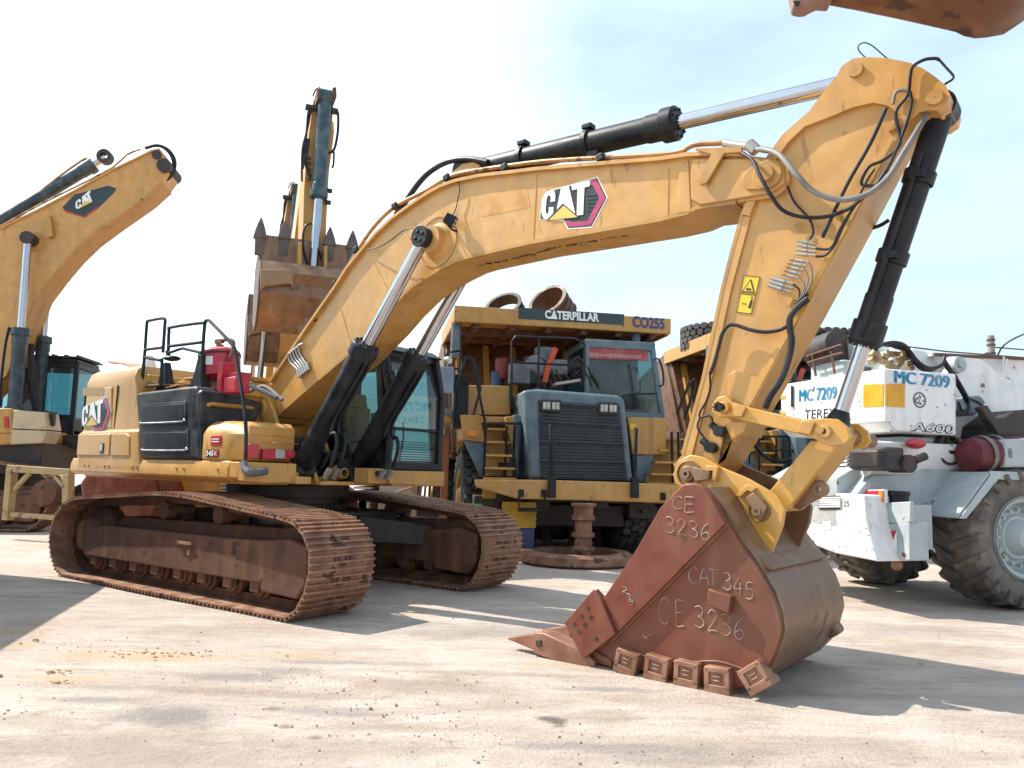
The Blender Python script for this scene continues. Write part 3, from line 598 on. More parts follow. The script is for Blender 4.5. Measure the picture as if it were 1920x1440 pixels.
# ---- boom
boomP=[(500,752),(511,716),(541,672),(571,627),(600,585),(631,541),(655,503),(678,475),(708,440),(739,411),(772,387),(806,364),(830,351),(857,341),(905,331),(960,325),(1008,319),(1118,310),(1242,300),(1288,293),(1325,291),(1400,292),(1440,296),(1465,304),(1478,318),(1480,335),(1474,352),(1461,364),(1444,371),(1380,379),(1309,389),(1286,400),(1238,412),(1120,433),(994,455),(874,483),(853,490),(822,506),(772,538),(735,575),(702,614),(653,665),(600,710),(520,780),(500,790),(482,780),(480,762)]
BP=xz(yl(EX,YB,boomP))
m=M(); m.prism(BP,'y',YB,YBF)
boom=m.build('boom',YEL,exc,smooth=False)
def edge_plate(pts,fr,y0,y1,th,mat_,parent,name,close=False):
    m=M(); P=[Vector((p[0],0,p[1])) for p in pts]
    N=[]
    for i in range(len(P)):
        d=(P[min(i+1,len(P)-1)]-P[max(i-1,0)]).normalized(); N.append(V(-d[2],0,d[0])*th)
    rings=[[p+V(0,y0,0)-n*.5,p+V(0,y1,0)-n*.5,p+V(0,y1,0)+n*.5,p+V(0,y0,0)+n*.5] for p,n in zip(P,N)]
    m.loft(rings); return m.build(name,mat_,parent)
edge_plate(BP[1:22],EX,YB-.05,YBF+.05,.035,YEL,boom,'top_plate')
edge_plate(BP[29:43],EX,YB-.012,YBF+.012,.035,YELO,boom,'bottom_plate')
m=M()
for a,b in((ZI((600,812))[0],ZI((705,1015))[0]),(ZI((1240,560))[0],ZI((1335,765))[0]),((1007,328),(1000,452)),((1254,316),(1252,405)),(ZI((340,1190))[0],ZI((410,1440))[0]),(ZI((850,570))[0],ZI((890,630))[0])): m.tube([EX.y(*a,YB),EX.y(*b,YB)],.006,6,0)
m.each('weld_seam',YELO,boom)
m=M(); m.prism(xz(yl(EX,YB,[(1302,300),(1440,300),(1470,312),(1474,345),(1445,364),(1315,386),(1298,375),(1297,330)])),'y',YB-.03,YB+.01); m.prism(xz(yl(EX,YB,[(1275,318),(1292,300),(1297,398),(1270,402)])),'y',YB-.015,YB+.01); o=m.build('nose_plate',YEL,boom,bev=.008)
c=EX.y(1440,328,YB-.03)
m=M(); m.cyl((c[0],YB-.06,c[2]),(c[0],YB,c[2]),.118,.122); m.cyl((c[0],YB-.085,c[2]),(c[0],YB,c[2]),.062); m.prism(xz(yl(EX,YB-.04,[(1392,345),(1395,328),(1412,310),(1440,306),(1455,340),(1430,356),(1400,356)])),'y',YB-.055,YB-.02); m.cyl((c[0],YBF-.02,c[2]),(c[0],YBF+.1,c[2]),.14); m.each('nose_pin',YELO,boom,bev=.006)
m=M(); m.prism(xz(yl(EX,YB-.05,Z3((188,640),(190,630),(440,625),(440,655),(345,660),(250,820),(215,830),(205,800),(275,665)))),'y',YB-.075,YB-.045)
m.build('hose_bracket',YELO,boom,bev=.005)
# foot boss
f=EX.y(497,768,YB-.03); m=M(); m.lathe((f[0],YB-.06,f[2]),(f[0],YBF+.06,f[2]),[(0,.08),(0,.17),(.08,.19),(.92,.19),(1,.17),(1,.08)],28); m.build('boom_foot_boss',YELO,boom,bev=.008)
m=M()
for y in(YB-.10,YBF+.05):
    m.prism([(f[0]-.35,1.4),(f[0]+.75,1.4),(f[0]+.3,f[2]-.05),(f[0]+.14,f[2]+.16),(f[0]-.1,f[2]+.18),(f[0]-.22,f[2]+.02)],'y',y,y+.05)
m.build('boom_tower',YEL,exc,bev=.012)
m=M(); m.lathe((f[0],YB-.13,f[2]),(f[0],YB-.05,f[2]),[(0,.05),(0,.12),(.4,.15),(1,.16)],24); m.build('boom_foot_pin',YELO,exc)
# knee boss with its pin caps
K=EX.y(792,443,-.70)
m=M()
for s,yf in((-1,YB),(1,YBF)):
    m.lathe((K[0],yf-s*.01,K[2]),(K[0],yf+s*.13,K[2]),[(0,.22),(.1,.20),(.35,.165),(1,.15)],28)
m.build('knee_boss',YEL,boom)
m=M(); m.ring((K[0],YB-.004,K[2]),(K[0],YB-.012,K[2]),[(0,.29),(1,.29),(1,.272),(0,.272)],40); m.build('weld_ring',YEL,boom)
# boom lamp
lm=EX.y(*ZI((1205,478))[0],YB-.1); m=M(); m.cb(lm,(.12,.10,.11),Matrix.Rotation(.5,3,'Z')@Matrix.Rotation(.45,3,'Y')); m.tube([lm+V(-.05,0,-.03),lm+V(-.03,.06,-.08),lm+V(.01,.1,-.1)],.014,6,2); o=m.build('work_lamp',BLK,boom,bev=.015)
m=M(); d=Matrix.Rotation(.5,3,'Z')@Matrix.Rotation(.45,3,'Y'); 
for k in(-.024,.024): m.cb(lm+d@V(.063,0,k-.01),(.006,.07,.03),d)
m.build('lamp_lens',LENS,o)
m=M(); m.tube([EX.y(*ZI(p)[0],YB-.035) for p in((1258,160),(1280,225),(1262,320),(1248,385))]+[lm],.006,5,3); m.tube([EX.y(*ZI(p)[0],YB-.04-.2*k/4) for k,p in enumerate(((545,710),(640,690),(740,630),(830,560),(905,543)))],.007,5,3); m.each('lamp_cable',HOSE,boom)
emblem(quad_map(*[EX.y(*p,YB) for p in Z8((1050,705),(1412,700),(1412,418),(1050,460))]),boom,(0,-1,0),th=.0025)
m=M(); m.ext(yl(EX,YB-.0005,Z8((735,530),(985,490),(1000,590),(745,640))),(0,-.0015,0)); m.build('repaint_patch',mat('repainted_patch',(.52,.235,.045),.55,dirt=((.60,.33,.12),.7,7),var=.12),boom,smooth=False)
m=M(); rs=random.Random(6); pp=Z8((720,900),(900,865),(1000,840),(1150,800),(1300,775),(1400,752),(1510,740))
for a,b in zip(pp,pp[1:]):
    for k in range(4):
        t=k/4; u,v=a[0]+(b[0]-a[0])*t,a[1]+(b[1]-a[1])*t; p=EX.y(u,v+rs.uniform(-1,1),-.27); q=EX.y(u+rs.uniform(6,14),v-rs.uniform(0,4),-.27); m.tube([p,q],rs.uniform(.004,.010),5,0)
m.each('scrape_mark',DRKF,boom)
# pipes along the top plate
m=M()
for y,dz in((YB+.03,-.5),(YB+.1,.4)):
    m.tube([EX.y(u,v+dz,y) for u,v in[(553,655),(565,633),(640,520),(672,468),(690,440),(715,410),(745,385),(800,357),(836,335),(870,324),(940,313),(1020,303),(1130,296),(1262,288),(1300,272),(1360,268)]],.022,8,3)
m.build('boom_pipe',PIPE,boom)
m=M()
for a in((672,470),(745,388),(842,335),(950,316),(1130,298),(632,533),(596,600),(560,660)):
    p=EX.y(a[0],a[1],YB+.05); m.cb(p+V(0,.02,0),(.08,.17,.07),Matrix.Rotation(-.3,3,'Y'))
m.each('pipe_clamp',[BLK],boom,bev=.01)
m=M(); m.cyl(EX.y(1358,269,YB+.03),EX.y(1400,275,YB+.0),.034,n=10); m.cyl(EX.y(1400,275,YB),EX.y(1440,282,YB-.02),.026,n=10); m.cyl(EX.y(1404,270,YB-.02),EX.y(1418,283,YB-.02),.05,n=8); m.build('hose_coupling',ZNC,boom)
# hose from the tower up to the stick cylinder
m=M(); m.tube([EX.y(*p,YB+.12) for p in[(742,402),(758,382),(783,346),(806,322),(840,303),(878,298),(915,304)]],.034,10,4); m.build('arched_hose',HOSE,boom)
# fitting bank low on the boom
m=M()
for k in range(5):
    a=EX.y(*ZC((110+22*k,270-18*k))[0],YB-.03);b=EX.y(*ZC((200+16*k,370-14*k))[0],YB-.03)
    m.tube([a+V(.06,-.0,.11),a+V(.01,-.03,.08),a,(a+b)/2,b],.016,6,3)
for k in range(5):
    b=EX.y(*ZC((190+20*k,385-16*k))[0],YB-.03); m.cyl(b+V(-.02,0,.05),b+V(.035,0,-.05),.028,n=8)
m.build('pipe_fittings',ZNC,boom)
# stick cylinder bracket
m=M(); br=xz(yl(EX,Y0-.1,[(845,332),(872,310),(893,306),(905,312),(900,330),(935,322),(930,330),(860,342)]))
for y in(Y0-.15,Y0+.1): m.prism(br,'y',y,y+.05)
m.build('cylinder_bracket',YELO,boom,bev=.006)
def ram(parent,a,b,g,R,r,ym,name='hydraulic_cylinder',mt=None,gl=.14,eye=None):
    """barrel from a to gland g, rod on to b; all 3-D points"""
    a=Vector(a);b=Vector(b);g=Vector(g);e=(g-a).normalized();L_=(g-a).length; mt=mt or BLK
    m=M(); m.lathe(a,g,[(.0,R*.6),(.02,R*.95),(1-gl*2.6/L_,R*.97),(1-gl*2.6/L_,R*1.05),(1-gl*1.2/L_,R*1.05),(1-gl*1.2/L_,R*1.28),(1-.02/L_,R*1.28),(1,R*1.1)],28)
    for k in range(10):
        u=e.cross(V(0,1,0)); u.normalize(); v=e.cross(u); an=k*2*math.pi/10; c=g+(u*math.cos(an)+v*math.sin(an))*R*1.0
        m.cyl(c-e*.05,c+e*.014,.017,n=6)
    w_=eye or R*1.1
    m.cyl(a-e*R*.1+V(0,-w_,0),a-e*R*.1+V(0,w_,0),R*1.15,n=22)
    o=m.build(name,mt,parent,bev=.006)
    q=M(); q.cyl(g-e*.05,b,r,n=24); q.build('chrome_rod',CHR,o)
    return o
# boom cylinders
for yy,near in((-.62,1),(.22,0)):
    A=EX.y(*ZC((200,1255))[0],-.62); G=EX.y(*ZC((790,105))[0],-.62); K0=EX.y(793,445,-.64)
    a=V(A[0],yy,A[2]);g=V(G[0],yy,G[2]);k=V(K0[0],yy,K0[2])
    g=a+(k-a)*((g-a).dot((k-a))/(k-a).length_squared)
    o=ram(exc,a,k,g,.130,.073,0,'boom_cylinder')
    s=-1 if near else 1
    m=M(); m.lathe((k[0],yy+s*-.085,k[2]),(k[0],yy+s*.085,k[2]),[(0,.07),(0,.105),(.1,.11),(.85,.11),(.87,.12),(1,.12),(1,.06)],24)
    for q in range(4): m.cb((k[0]+.055*math.cos(q*1.57+.4),yy+s*.09,k[2]+.055*math.sin(q*1.57+.4)),(.035,.02,.03))
    m.build('rod_eye',BLK,o,bev=.005)
    m=M(); e=(k-a).normalized(); nrm=V(e[2],0,-e[0])
    for dy in(-.03,.03): m.tube([g+nrm*.13-e*.05+V(0,dy,0),g+nrm*.165-e*.2+V(0,dy,0),g+nrm*.155-e*.6+V(0,dy,0),g+nrm*.15-e*.95+V(0,dy,0),g+nrm*.24-e*1.1+V(0,dy*2,0),g+nrm*.30-e*1.05+V(0,dy*2,0),g+nrm*.42-e*1.15+V(0,dy*2,0),g+nrm*.50-e*1.4+V(0,dy*2,0)],.022,8,3)
    m.build('cylinder_pipe',BLK,o)
    m=M()
    for dy in(-.06,.06): 
        c=g+nrm*.50-e*1.42+V(0,dy,0); m.cyl(c,c-e*.13,.035,n=8)
    m.build('hose_coupling',ZNC,o)
    m=M()
    for dy in(-.1,.1): m.prism([(a[0]-.16,1.31),(a[0]+.2,1.31),(a[0]+.10,a[2]+.06),(a[0],a[2]+.10),(a[0]-.10,a[2]+.04)],'y',yy+dy*1.35-.02,yy+dy*1.35+.02)
    m.build('cylinder_lug',YELO if near else DRKF,exc,bev=.008)
# clutter between the cylinder feet: swivel hoses and valve hoses
m=M(); rr=random.Random(5)
for k in range(16):
    a=V(.55+rr.uniform(0,.5),-.45+rr.uniform(0,.6),1.38+rr.uniform(0,.1));b=a+V(rr.uniform(-.3,.5),rr.uniform(-.2,.35),rr.uniform(.05,.4))
    m.tube([a,a+V(.1,.05,.15),(a+b)/2+V(.05,0,.2),b],rr.choice((.018,.026,.03)),7,4)
for k in range(4):
    c=V(1.15,.02+k*.03,1.45); m.tube([c+V(0,-.1+.05*k,0),c+V(0,-.08,.13),c+V(0,.1,.15),c+V(0,.16,-.02)],.02,7,4)
m.build('hose_bundle',HOSE,exc)
m=M(); m.box((.1,-.5,1.4),(.75,.28,1.72)); m.box((.2,-.35,1.72),(.6,.1,1.9)); m.build('main_valve',DRKF,exc,bev=.02)
m=M(); c=V(.98,-.02,1.45)
for k in range(5): m.ring(c+V(.03+k*.035,0,0),c+V(.05+k*.035,0,0),[(0,.10-.008*k),(1,.10-.008*k),(1,.08-.008*k),(0,.08-.008*k)],20)
m.build('coiled_spring_hose',YELO,exc)
# stick cylinder
a=EX.y(882,322,Y0);g=EX.y(1272,232,Y0);b=EX.y(1612,150,Y0)
g=a+(b-a)*((g-a).dot(b-a)/(b-a).length_squared)
sc=ram(exc,a,b,g,.125,.07,0,'stick_cylinder',gl=.12)
m=M(); e=(b-a).normalized(); n_=V(-e[2],0,e[0])
for t in(.30,.62): 
    c=a.lerp(g,t); m.ring(c-e*.03,c+e*.03,[(0,.128),(1,.128),(1,.142),(0,.142)],24); m.cb(c+n_*.16+V(0,-.03,0),(.11,.1,.05),Matrix.Rotation(-math.atan2(e[2],e[0]),3,'Y'))
c=a.lerp(g,.66); m.cb(c-n_*.15+V(0,-.05,0),(.12,.1,.06),Matrix.Rotation(-math.atan2(e[2],e[0]),3,'Y')); m.each('cylinder_clamp',BLK,sc,bev=.008)
# ---- stick
stickP=[(1282,852),(1321,708),(1357,540),(1375,470),(1393,405),(1418,340),(1440,300),(1470,258),(1486,243),(1521,213),(1552,171),(1573,147),(1584,126),(1601,114),(1625,111),(1667,113),(1709,122),(1735,134),(1754,147),(1775,164),(1783,180),(1778,199),(1761,211),(1742,210),(1726,214),(1700,236),(1677,262),(1639,335),(1590,428),(1539,522),(1509,578),(1478,633),(1405,766),(1385,815),(1352,872),(1325,900),(1294,920),(1268,902),(1264,872)]
SP=xz(yl(EX,YS,stickP))
m=M(); m.prism(SP,'y',YS,YSF); stick=m.build('stick',YEL,exc,smooth=False)
# proud edge frame round the head and down both sides (leaves the web recessed)
head=yl(EX,YS-.0,stickP[4:25]); 
inner=[(1409,407),(1432,345),(1455,305),(1482,268),(1512,240),(1560,222),(1600,205),(1640,196),(1668,202),(1690,220),(1668,250)]
outer=stickP[4:26]
m=M(); ring_=xz(yl(EX,YS,outer+inner[::-1])); m.prism(ring_,'y',YS-.04,YS+.005); m.build('head_cheek_plate',YEL,stick,smooth=False)
m=M()
lip=xz(yl(EX,YS,[(1264,872),(1282,852),(1321,708),(1357,540),(1393,407),(1409,407),(1372,545),(1336,712),(1300,850),(1290,880)])); m.prism(lip,'y',YS-.022,YS+.005); m.build('edge_strip',YEL,stick,smooth=False)
m=M(); m.prism(xz(yl(EX,YS,[(1677,262),(1639,335),(1590,428),(1539,522),(1478,633),(1405,766),(1396,764),(1468,632),(1530,518),(1580,426),(1630,332),(1666,262)])),'y',YS-.02,YS+.005); m.build('edge_strip',YELB,stick,smooth=False)
rp=SP[25:34]; edge_plate(rp,EX,YS-.012,YSF+.012,.03,YEL,stick,'front_plate')
edge_plate(SP[0:13],EX,YS-.025,YSF+.02,.03,YELO,stick,'rear_plate')
for nm,(u,v),rr in(('stick_cylinder_pin',(1605,133),.09),('bucket_cylinder_pin',(1753,184),.095)):
    c=EX.y(u,v,YS-.04); m=M(); rr*=.62; m.lathe((c[0],YS-.065,c[2]),(c[0],YS-.02,c[2]),[(0,.01),(0,rr*.92),(.25,rr),(1,rr)],24); m.cyl((c[0],YS-.067,c[2]),(c[0],YS-.06,c[2]),.006,n=8); m.build(nm,YELO,stick)
c=EX.y(*ZJ((1035,545))[0],YS-.03); m=M(); m.ring((c[0],YS-.032,c[2]),(c[0],YS-.02,c[2]),[(0,.034),(1,.034),(1,.024),(0,.024)],20); m.build('lifting_hole_rim',YELO,stick)
# lower stick: stiffener plates
m=M()
m.prism(xz(yl(EX,YS,ZE((440,1080),(480,960),(435,850),(470,830),(590,830),(560,900),(490,945),(400,1110)))),'y',YS-.02,YS+.004)
m.prism(xz(yl(EX,YS,ZE((450,520),(500,485),(700,545),(660,620),(590,735),(450,700)))),'y',YS-.012,YS+.004)
m.build('stiffener_plate',YELB,stick,bev=.004)
# warning plate
q=[EX.y(*p,YS) for p in ZK((5,1085),(190,1105),(298,650),(95,630))]
pm=quad_map(*q,w=100,h=200); n_=V(0,-1,0); m=M()
def lay(poly,mi,k): m.i=mi; m.ext([pm(a,b)+n_*.003*k for a,b in poly],n_*.0025)
lay([(0,0),(100,0),(100,200),(0,200)],0,.3); lay([(0,100),(100,100),(100,104),(0,104)],1,1.3)
for fr_ in([(0,0),(100,0),(100,2.5),(0,2.5)],[(0,197.5),(100,197.5),(100,200),(0,200)],[(0,0),(2.5,0),(2.5,200),(0,200)],[(97.5,0),(100,0),(100,200),(97.5,200)]): lay(fr_,1,1.4)
lay([(8,110),(92,110),(50,184)],1,1.5); lay([(18,116),(82,116),(50,172)],0,2.5)
for a in(36,44,52,60): lay([(a,122),(a+5,122),(a+5,134),(a,134)],1,3.5)
lay([(70,30),(88,30),(90,62),(82,84),(74,62)],1,1.5); lay([(76,84),(84,84),(84,93),(76,93)],1,1.5)
lay([(26,50),(34,56),(34,44)],1,1.5); lay([(54,50),(46,56),(46,44)],1,1.6)
m.build('warning_plate',[DEC_S,DEC_B],stick,smooth=False)
# hose coupling bank on the stick
m=M()
for k in range(4):
    a=EX.y(*ZK((760-8*k+ -0*k,205+55*k))[0],YS-.06); b=EX.y(*ZK((980-0*k,250+45*k))[0],YS-.06); m.cyl(a,b,.010,n=8); m.cyl(a.lerp(b,.3),a.lerp(b,.55),.0145,n=8)
for k in range(5):
    a=EX.y(*ZK((670-24*k,435+45*k))[0],YS-.06); b=EX.y(*ZK((890-30*k,465+50*k))[0],YS-.06); m.cyl(a,b,.009,n=8); m.cyl(a.lerp(b,.28),a.lerp(b,.75),.0135,n=8)
for k in range(3):
    a=EX.y(*ZK((430-18*k,665+42*k))[0],YS-.06); b=EX.y(*ZK((720-20*k,740+50*k))[0],YS-.06); m.cyl(a,b,.010,n=8); m.cyl(a.lerp(b,.08),a.lerp(b,.6),.017,n=10)
m.build('coupling_bank',ZNC,stick)
m=M()
for k in range(5):
    a=EX.y(*ZK((670-24*k,435+45*k))[0],YS-.06); b=EX.y(*ZK((890-30*k,465+50*k))[0],YS-.06); m.cyl(a-(b-a)*.02,a.lerp(b,.2),.012,n=8)
m.build('copper_cap',PIPE,stick)
m=M(); m.prism(xz(yl(EX,YS,ZK((535,870),(650,1030),(690,1015),(735,935),(560,840)))),'y',YS-.06,YS-.045); m.build('bank_bracket',YELO,stick)
def hose(pts,r,mt=HOSE,parent=None,rib=0,name='hydraulic_hose',y=YS-.07,ys=None,sm=5):
    m=M(); r=r*.55; P=[EX.y(u,v,(ys[i] if ys else y)) for i,(u,v) in enumerate(pts)]; m.tube(P,r,9,sm,rib=rib); return m.build(name,mt,parent or stick)
hose(ZK((890,465),(930,560),(925,700),(860,850),(800,1000),(700,1150),(660,1230)),.014,HOSEG)
hose(ZK((830,540),(880,640),(870,760),(780,960)),.012,HOSEG); hose(ZK((760,640),(840,760),(760,960)),.012,HOSEG); hose(ZK((700,740),(780,820),(760,980)),.013,HOSE)
hose(ZK((980,300),(1120,310),(1200,250),(1280,60))+Z3((1040,940),(1110,800),(1150,740)),.018); hose(ZK((980,400),(1100,380),(1220,240),(1320,20))+Z3((1060,920),(1230,740)),.018)
hose(Z3((1215,410),(1130,600),(1000,830),(870,1110)),.026); hose(Z3((1250,390),(1265,330),(1300,315),(1335,320)),.022,HOSEG)
hose(Z3((1150,830),(1080,820),(1120,730),(1200,690),(1290,600),(1265,440),(1330,340),(1345,230),(1360,185),(1420,150),(1480,143),(1500,150)),.022)
hose(Z3((1150,840),(1240,700),(1320,500),(1350,380),(1340,320)),.022)
hose(Z3((1500,150),(1540,195),(1578,245),(1530,282)),.016); hose(Z3((1110,145),(1070,105),(1065,75),(1095,58),(1140,75),(1225,145),(1290,160),(1345,185)),.009,y=YS+.0)
hose(ZH((0,0))+[(1500,500)] if False else Z3((510,635),(560,635),(640,665),(720,760),(820,860),(960,905),(1100,880),(1220,790),(1310,650),(1390,520),(1440,430)),.04,HOSEG,ys=[YB-.04,YB-.1,YB-.22,YB-.28,YB-.25,YB-.2,YB-.18,YB-.15,YB-.1,YB-.02,YS+.02],rib=.0)
hose(Z3((430,650),(490,690),(530,770),(590,880),(660,965),(770,1000),(900,995),(1010,955),(1080,900),(1120,860)),.026,rib=.12,ys=[YB-.05,YB-.12,YB-.17,YB-.18,YB-.15,YB-.1,YS-.1,YS-.08,YS-.08,YS-.07],sm=10)
hose(Z3((680,830),(720,920),(800,1010),(820,1080),(800,1120)),.018); 
m=M(); c=EX.y(*Z3((738,1052))[0],YS-.03); m.ring(c+V(0,-.004,0),c+V(0,.004,0),[(0,.034),(1,.034),(1,.027),(0,.027)],20); m.build('hanging_ring',PIPE,stick)
hose(Z3((1100,1070),(1180,1045),(1230,1015)),.028,y=YSF)
# big bundle down the stick, branch lines with corrugated sleeve
hose(ZE((990,0),(920,60),(870,130),(868,200),(880,300),(850,440),(800,560),(740,650),(700,740)),.045,HOSE,rib=.06,sm=10)
hose(ZE((990,-40),(930,20),(890,90)),.03,HOSE); 
hose(ZE((860,180),(800,210),(700,225),(600,210),(500,178),(450,185),(410,240),(385,330),(355,440),(328,510)),.026,HOSE,rib=.14,sm=12)
hose(ZE((328,510),(330,600),(305,690),(265,760),(262,800),(320,790),(345,820),(335,860),(370,900)),.016,HOSE,rib=.1,sm=8); hose(ZE((262,800),(245,870),(290,940),(315,985)),.016,HOSE,rib=.1,sm=8)
m=M()
for p in ZE((395,895),(335,1005)):
    c=EX.y(*p,YS-.05); m.cyl(c+V(0,-.04,0),c+V(0,.06,0),.045,n=14); m.cyl(c+V(-.08,.01,.06),c,.03,n=10)
m.build('hose_port',BLK,stick)
hose(ZE((600,900),(615,960),(680,1050),(760,1095),(840,1100),(880,1080)),.03,y=YSF+.15); hose(ZE((595,1120),(600,1050),(660,1030),(860,1020),(895,1040)),.014,y=YSF+.2)
# ---- bucket linkage
pin=lambda u,v,y:EX.y(u,v,y)
for s,yy in(('n',YS-.06),('f',.02)):
    m=M(); y0,y1=(yy-.05,yy+.0) if s=='n' else (yy,yy+.05)
    pl=xz(yl(EX,YS-.06,ZE((360,770),(360,715),(395,670),(450,655),(490,700),(590,732),(960,820),(1100,812),(1200,815),(1270,870),(1290,940),(1255,985),(1160,1000),(1020,938),(940,915),(630,842),(585,832),(480,800),(410,805))))
    m.prism(pl,'y',y0,y1); o=m.build('idler_link',YELB,exc,bev=.008)
    if s=='n':
        m=M(); 
        for bx,pc in((((490,795),(500,705),(580,735),(550,800)),(425,735)),(((925,905),(955,822),(1045,835),(1010,920)),(1105,898))):
            m.prism(xz(yl(EX,YS-.11,ZE(*bx))),'y',YS-.14,YS-.11)
            c=EX.y(*ZE(pc)[0],YS-.12); m.ring((c[0],YS-.15,c[2]),(c[0],YS-.10,c[2]),[(0,.046),(1,.05),(1,.018),(0,.018)],22)
            b=EX.y(*ZE(((bx[2][0]+bx[3][0])/2,(bx[2][1]+bx[3][1])/2))[0],YS-.13); 
        m.each('pin_keeper',YEL,o,bev=.006)
m=M(); a=EX.y(1548,808,YS);b=EX.y(1428,962,YS);a=V(a[0],0,a[2]);b=V(b[0],0,b[2]); e=(b-a).normalized(); n_=V(e[2],0,-e[0])
W=xz(yl(EX,YS+.02,ZE((1060,960),(1120,860),(1230,900),(1190,1000),(1150,1050),(880,1395),(830,1440),(750,1430),(735,1300),(1010,960))))
m.prism(W,'y',YS+.0,YSF-.0); pl_=m.build('power_link',YELB,exc,bev=.01)
m=M(); c=EX.y(*ZE((1070,1285))[0],Y0-.08); m.ring((c[0],Y0-.12,c[2]),(c[0],Y0-.04,c[2]),[(0,.062),(1,.062),(1,.02),(0,.02)],24); m.prism(xz(yl(EX,Y0-.08,ZE((1035,1240),(1085,1222),(1100,1232),(1052,1262),(1040,1300),(1062,1332),(1085,1340),(1000,1385),(940,1425),(870,1400),(960,1300)))),'y',Y0-.115,Y0-.045); m.build('lifting_eye',BKTS,pl_,bev=.006)
m=M(); c=EX.y(1548,808,YS); m.cyl((c[0],YS-.155,c[2]),(c[0],YSF+.15,c[2]),.03); m.cyl((c[0],YS+.01,c[2]),(c[0],YSF,c[2]),.10); m.build('link_pin',YELO,exc)
m=M(); c=EX.y(1357,765,YS-.06); m.cyl((c[0],YS-.17,c[2]),(c[0],YSF+.12,c[2]),.036,n=16)
for k in range(8): m.cb((c[0]+.03*math.cos(k*.785),YS-.175,c[2]+.03*math.sin(k*.785)),(.022,.02,.013),Matrix.Rotation(-k*.785,3,'Y'))
m.build('idler_pin',DRKF,exc)
m=M(); c=EX.y(*ZE((1370,955))[0],YSF+.1); m.cyl((c[0]-.10,YSF-.02,c[2]+.02),(c[0],YSF+.12,c[2]),.075,n=20); m.cyl((c[0]-.0,YSF+.08,c[2]),(c[0]+.05,YSF+.16,c[2]-.01),.055,n=16); m.build('far_pin_boss',BKTS,exc,bev=.01)
# bucket cylinder
T=EX.y(1753,184,YS-.02); a=V(T[0],Y0,T[2]); B=EX.y(1548,808,YS); b=V(B[0],Y0,B[2]); G=EX.y(1622,648,Y0); g=a+(b-a)*((G-a).dot(b-a)/(b-a).length_squared)
bc=ram(exc,a,b,g,.098,.055,0,'bucket_cylinder',gl=.15)
m=M(); e=(b-a).normalized(); n_=V(-e[2],0,e[0])
for t in(.28,.62): c=a.lerp(g,t); m.ring(c-e*.05,c+e*.05,[(0,.099),(1,.099),(1,.113),(0,.113)],24); m.cb(c+V(0,-.12,0)+n_*.03,(.07,.06,.06))
m.tube([a.lerp(g,.2)+V(0,-.14,0),a.lerp(g,.6)+V(0,-.14,0),a.lerp(g,.97)+V(0,-.15,0)],.018,6,0)
m.each('cylinder_clamp',BLK,bc,bev=.006)
m=M(); m.lathe(b-e*.18,b+e*.02,[(0,.06),(.4,.09),(1,.10)],20); m.build('rod_eye',BLK,bc)
# ---- bucket
BN,BF=-.95,.55
side=Z2((500,1185),(580,890),(720,690),(845,470),(900,425),(925,390),(960,365),(1010,362),(1055,385),(1100,440),(1150,540),(1210,640),(1290,750),(1360,870),(1395,970),(1405,1050),(1380,1140),(1335,1230),(1275,1290),(1190,1318),(1090,1315),(980,1298),(850,1268),(740,1232),(620,1225))
bs=xz(yl(EX,BN,side)); 
bm_=M()
for y in(BN,BF-.04): bm_.prism(bs,'y',y,y+.04)
bucket=bm_.build('bucket',BKT,exc,bev=.006)
# wrapper shell: from the lobe round the back and bottom to the lip
w_=[Vector((p[0],0,p[1])) for p in bs[8:]]+[Vector((bs[0][0],0,bs[0][1]))]
m=M(); rings=[]
cen=Vector((sum(p[0] for p in bs)/len(bs),0,sum(p[1] for p in bs)/len(bs)))
Nn=[]
for i,p in enumerate(w_):
    d=(w_[min(i+1,len(w_)-1)]-w_[max(i-1,0)]).normalized(); n_=V(d[2],0,-d[0]); n_=n_ if n_.dot(cen-p)>0 else -n_; Nn.append(n_)
rings=[[p+V(0,BN+.04,0)-n*.012,p+V(0,BF-.04,0)-n*.012,p+V(0,BF-.04,0)+n*.02,p+V(0,BN+.04,0)+n*.02] for p,n in zip(w_,Nn)]
m.loft(rings); m.build('wrapper_shell',BKTS,bucket,ang=50)
m=M(); lipa=EX.y(*Z2((620,1225))[0],BN); lipb=EX.y(*Z2((430,1150))[0],BN)
m.hexa([(lipa[0],BN-.02,-.0),(lipb[0]+.1,BN-.02,.10),(lipb[0]+.1,BF+.02,.10),(lipa[0],BF+.02,-.0),(lipa[0],BN-.02,.06),(lipb[0]+.1,BN-.02,.15),(lipb[0]+.1,BF+.02,.15),(lipa[0],BF+.02,.06)]); m.build('lip_plate',BKT,bucket,bev=.01)
m=M()   # cheek plates
m.prism(xz(yl(EX,BN,Z2((520,1150),(590,895),(730,690),(855,475),(905,425),(960,370),(1010,365),(1055,385),(1110,465),(1155,550),(880,830),(600,1110)))),'y',BN-.055,BN+.004)
o=m.build('cheek_plate',BKT,bucket,bev=.006)
m=M(); m.tube([EX.y(*p,BN) for p in Z2((690,1140),(800,1175),(950,1195),(1100,1190),(1220,1225))],.007,6,3); m.tube([EX.y(*p,BN) for p in Z2((1210,665),(1290,770),(1355,880),(1390,985))],.007,6,3); m.tube([EX.y(*p,BN) for p in Z2((600,1110),(880,830),(1155,550))],.012,6,0); m.each('weld_seam',BKTS,bucket)
q=[EX.y(*p,BN) for p in Z2((1070,920),(1175,965),(1185,885),(1080,850))]
m=M(); m.ext(q,(0,-.07,0)); m.build('welded_block',BKT,bucket,bev=.006)
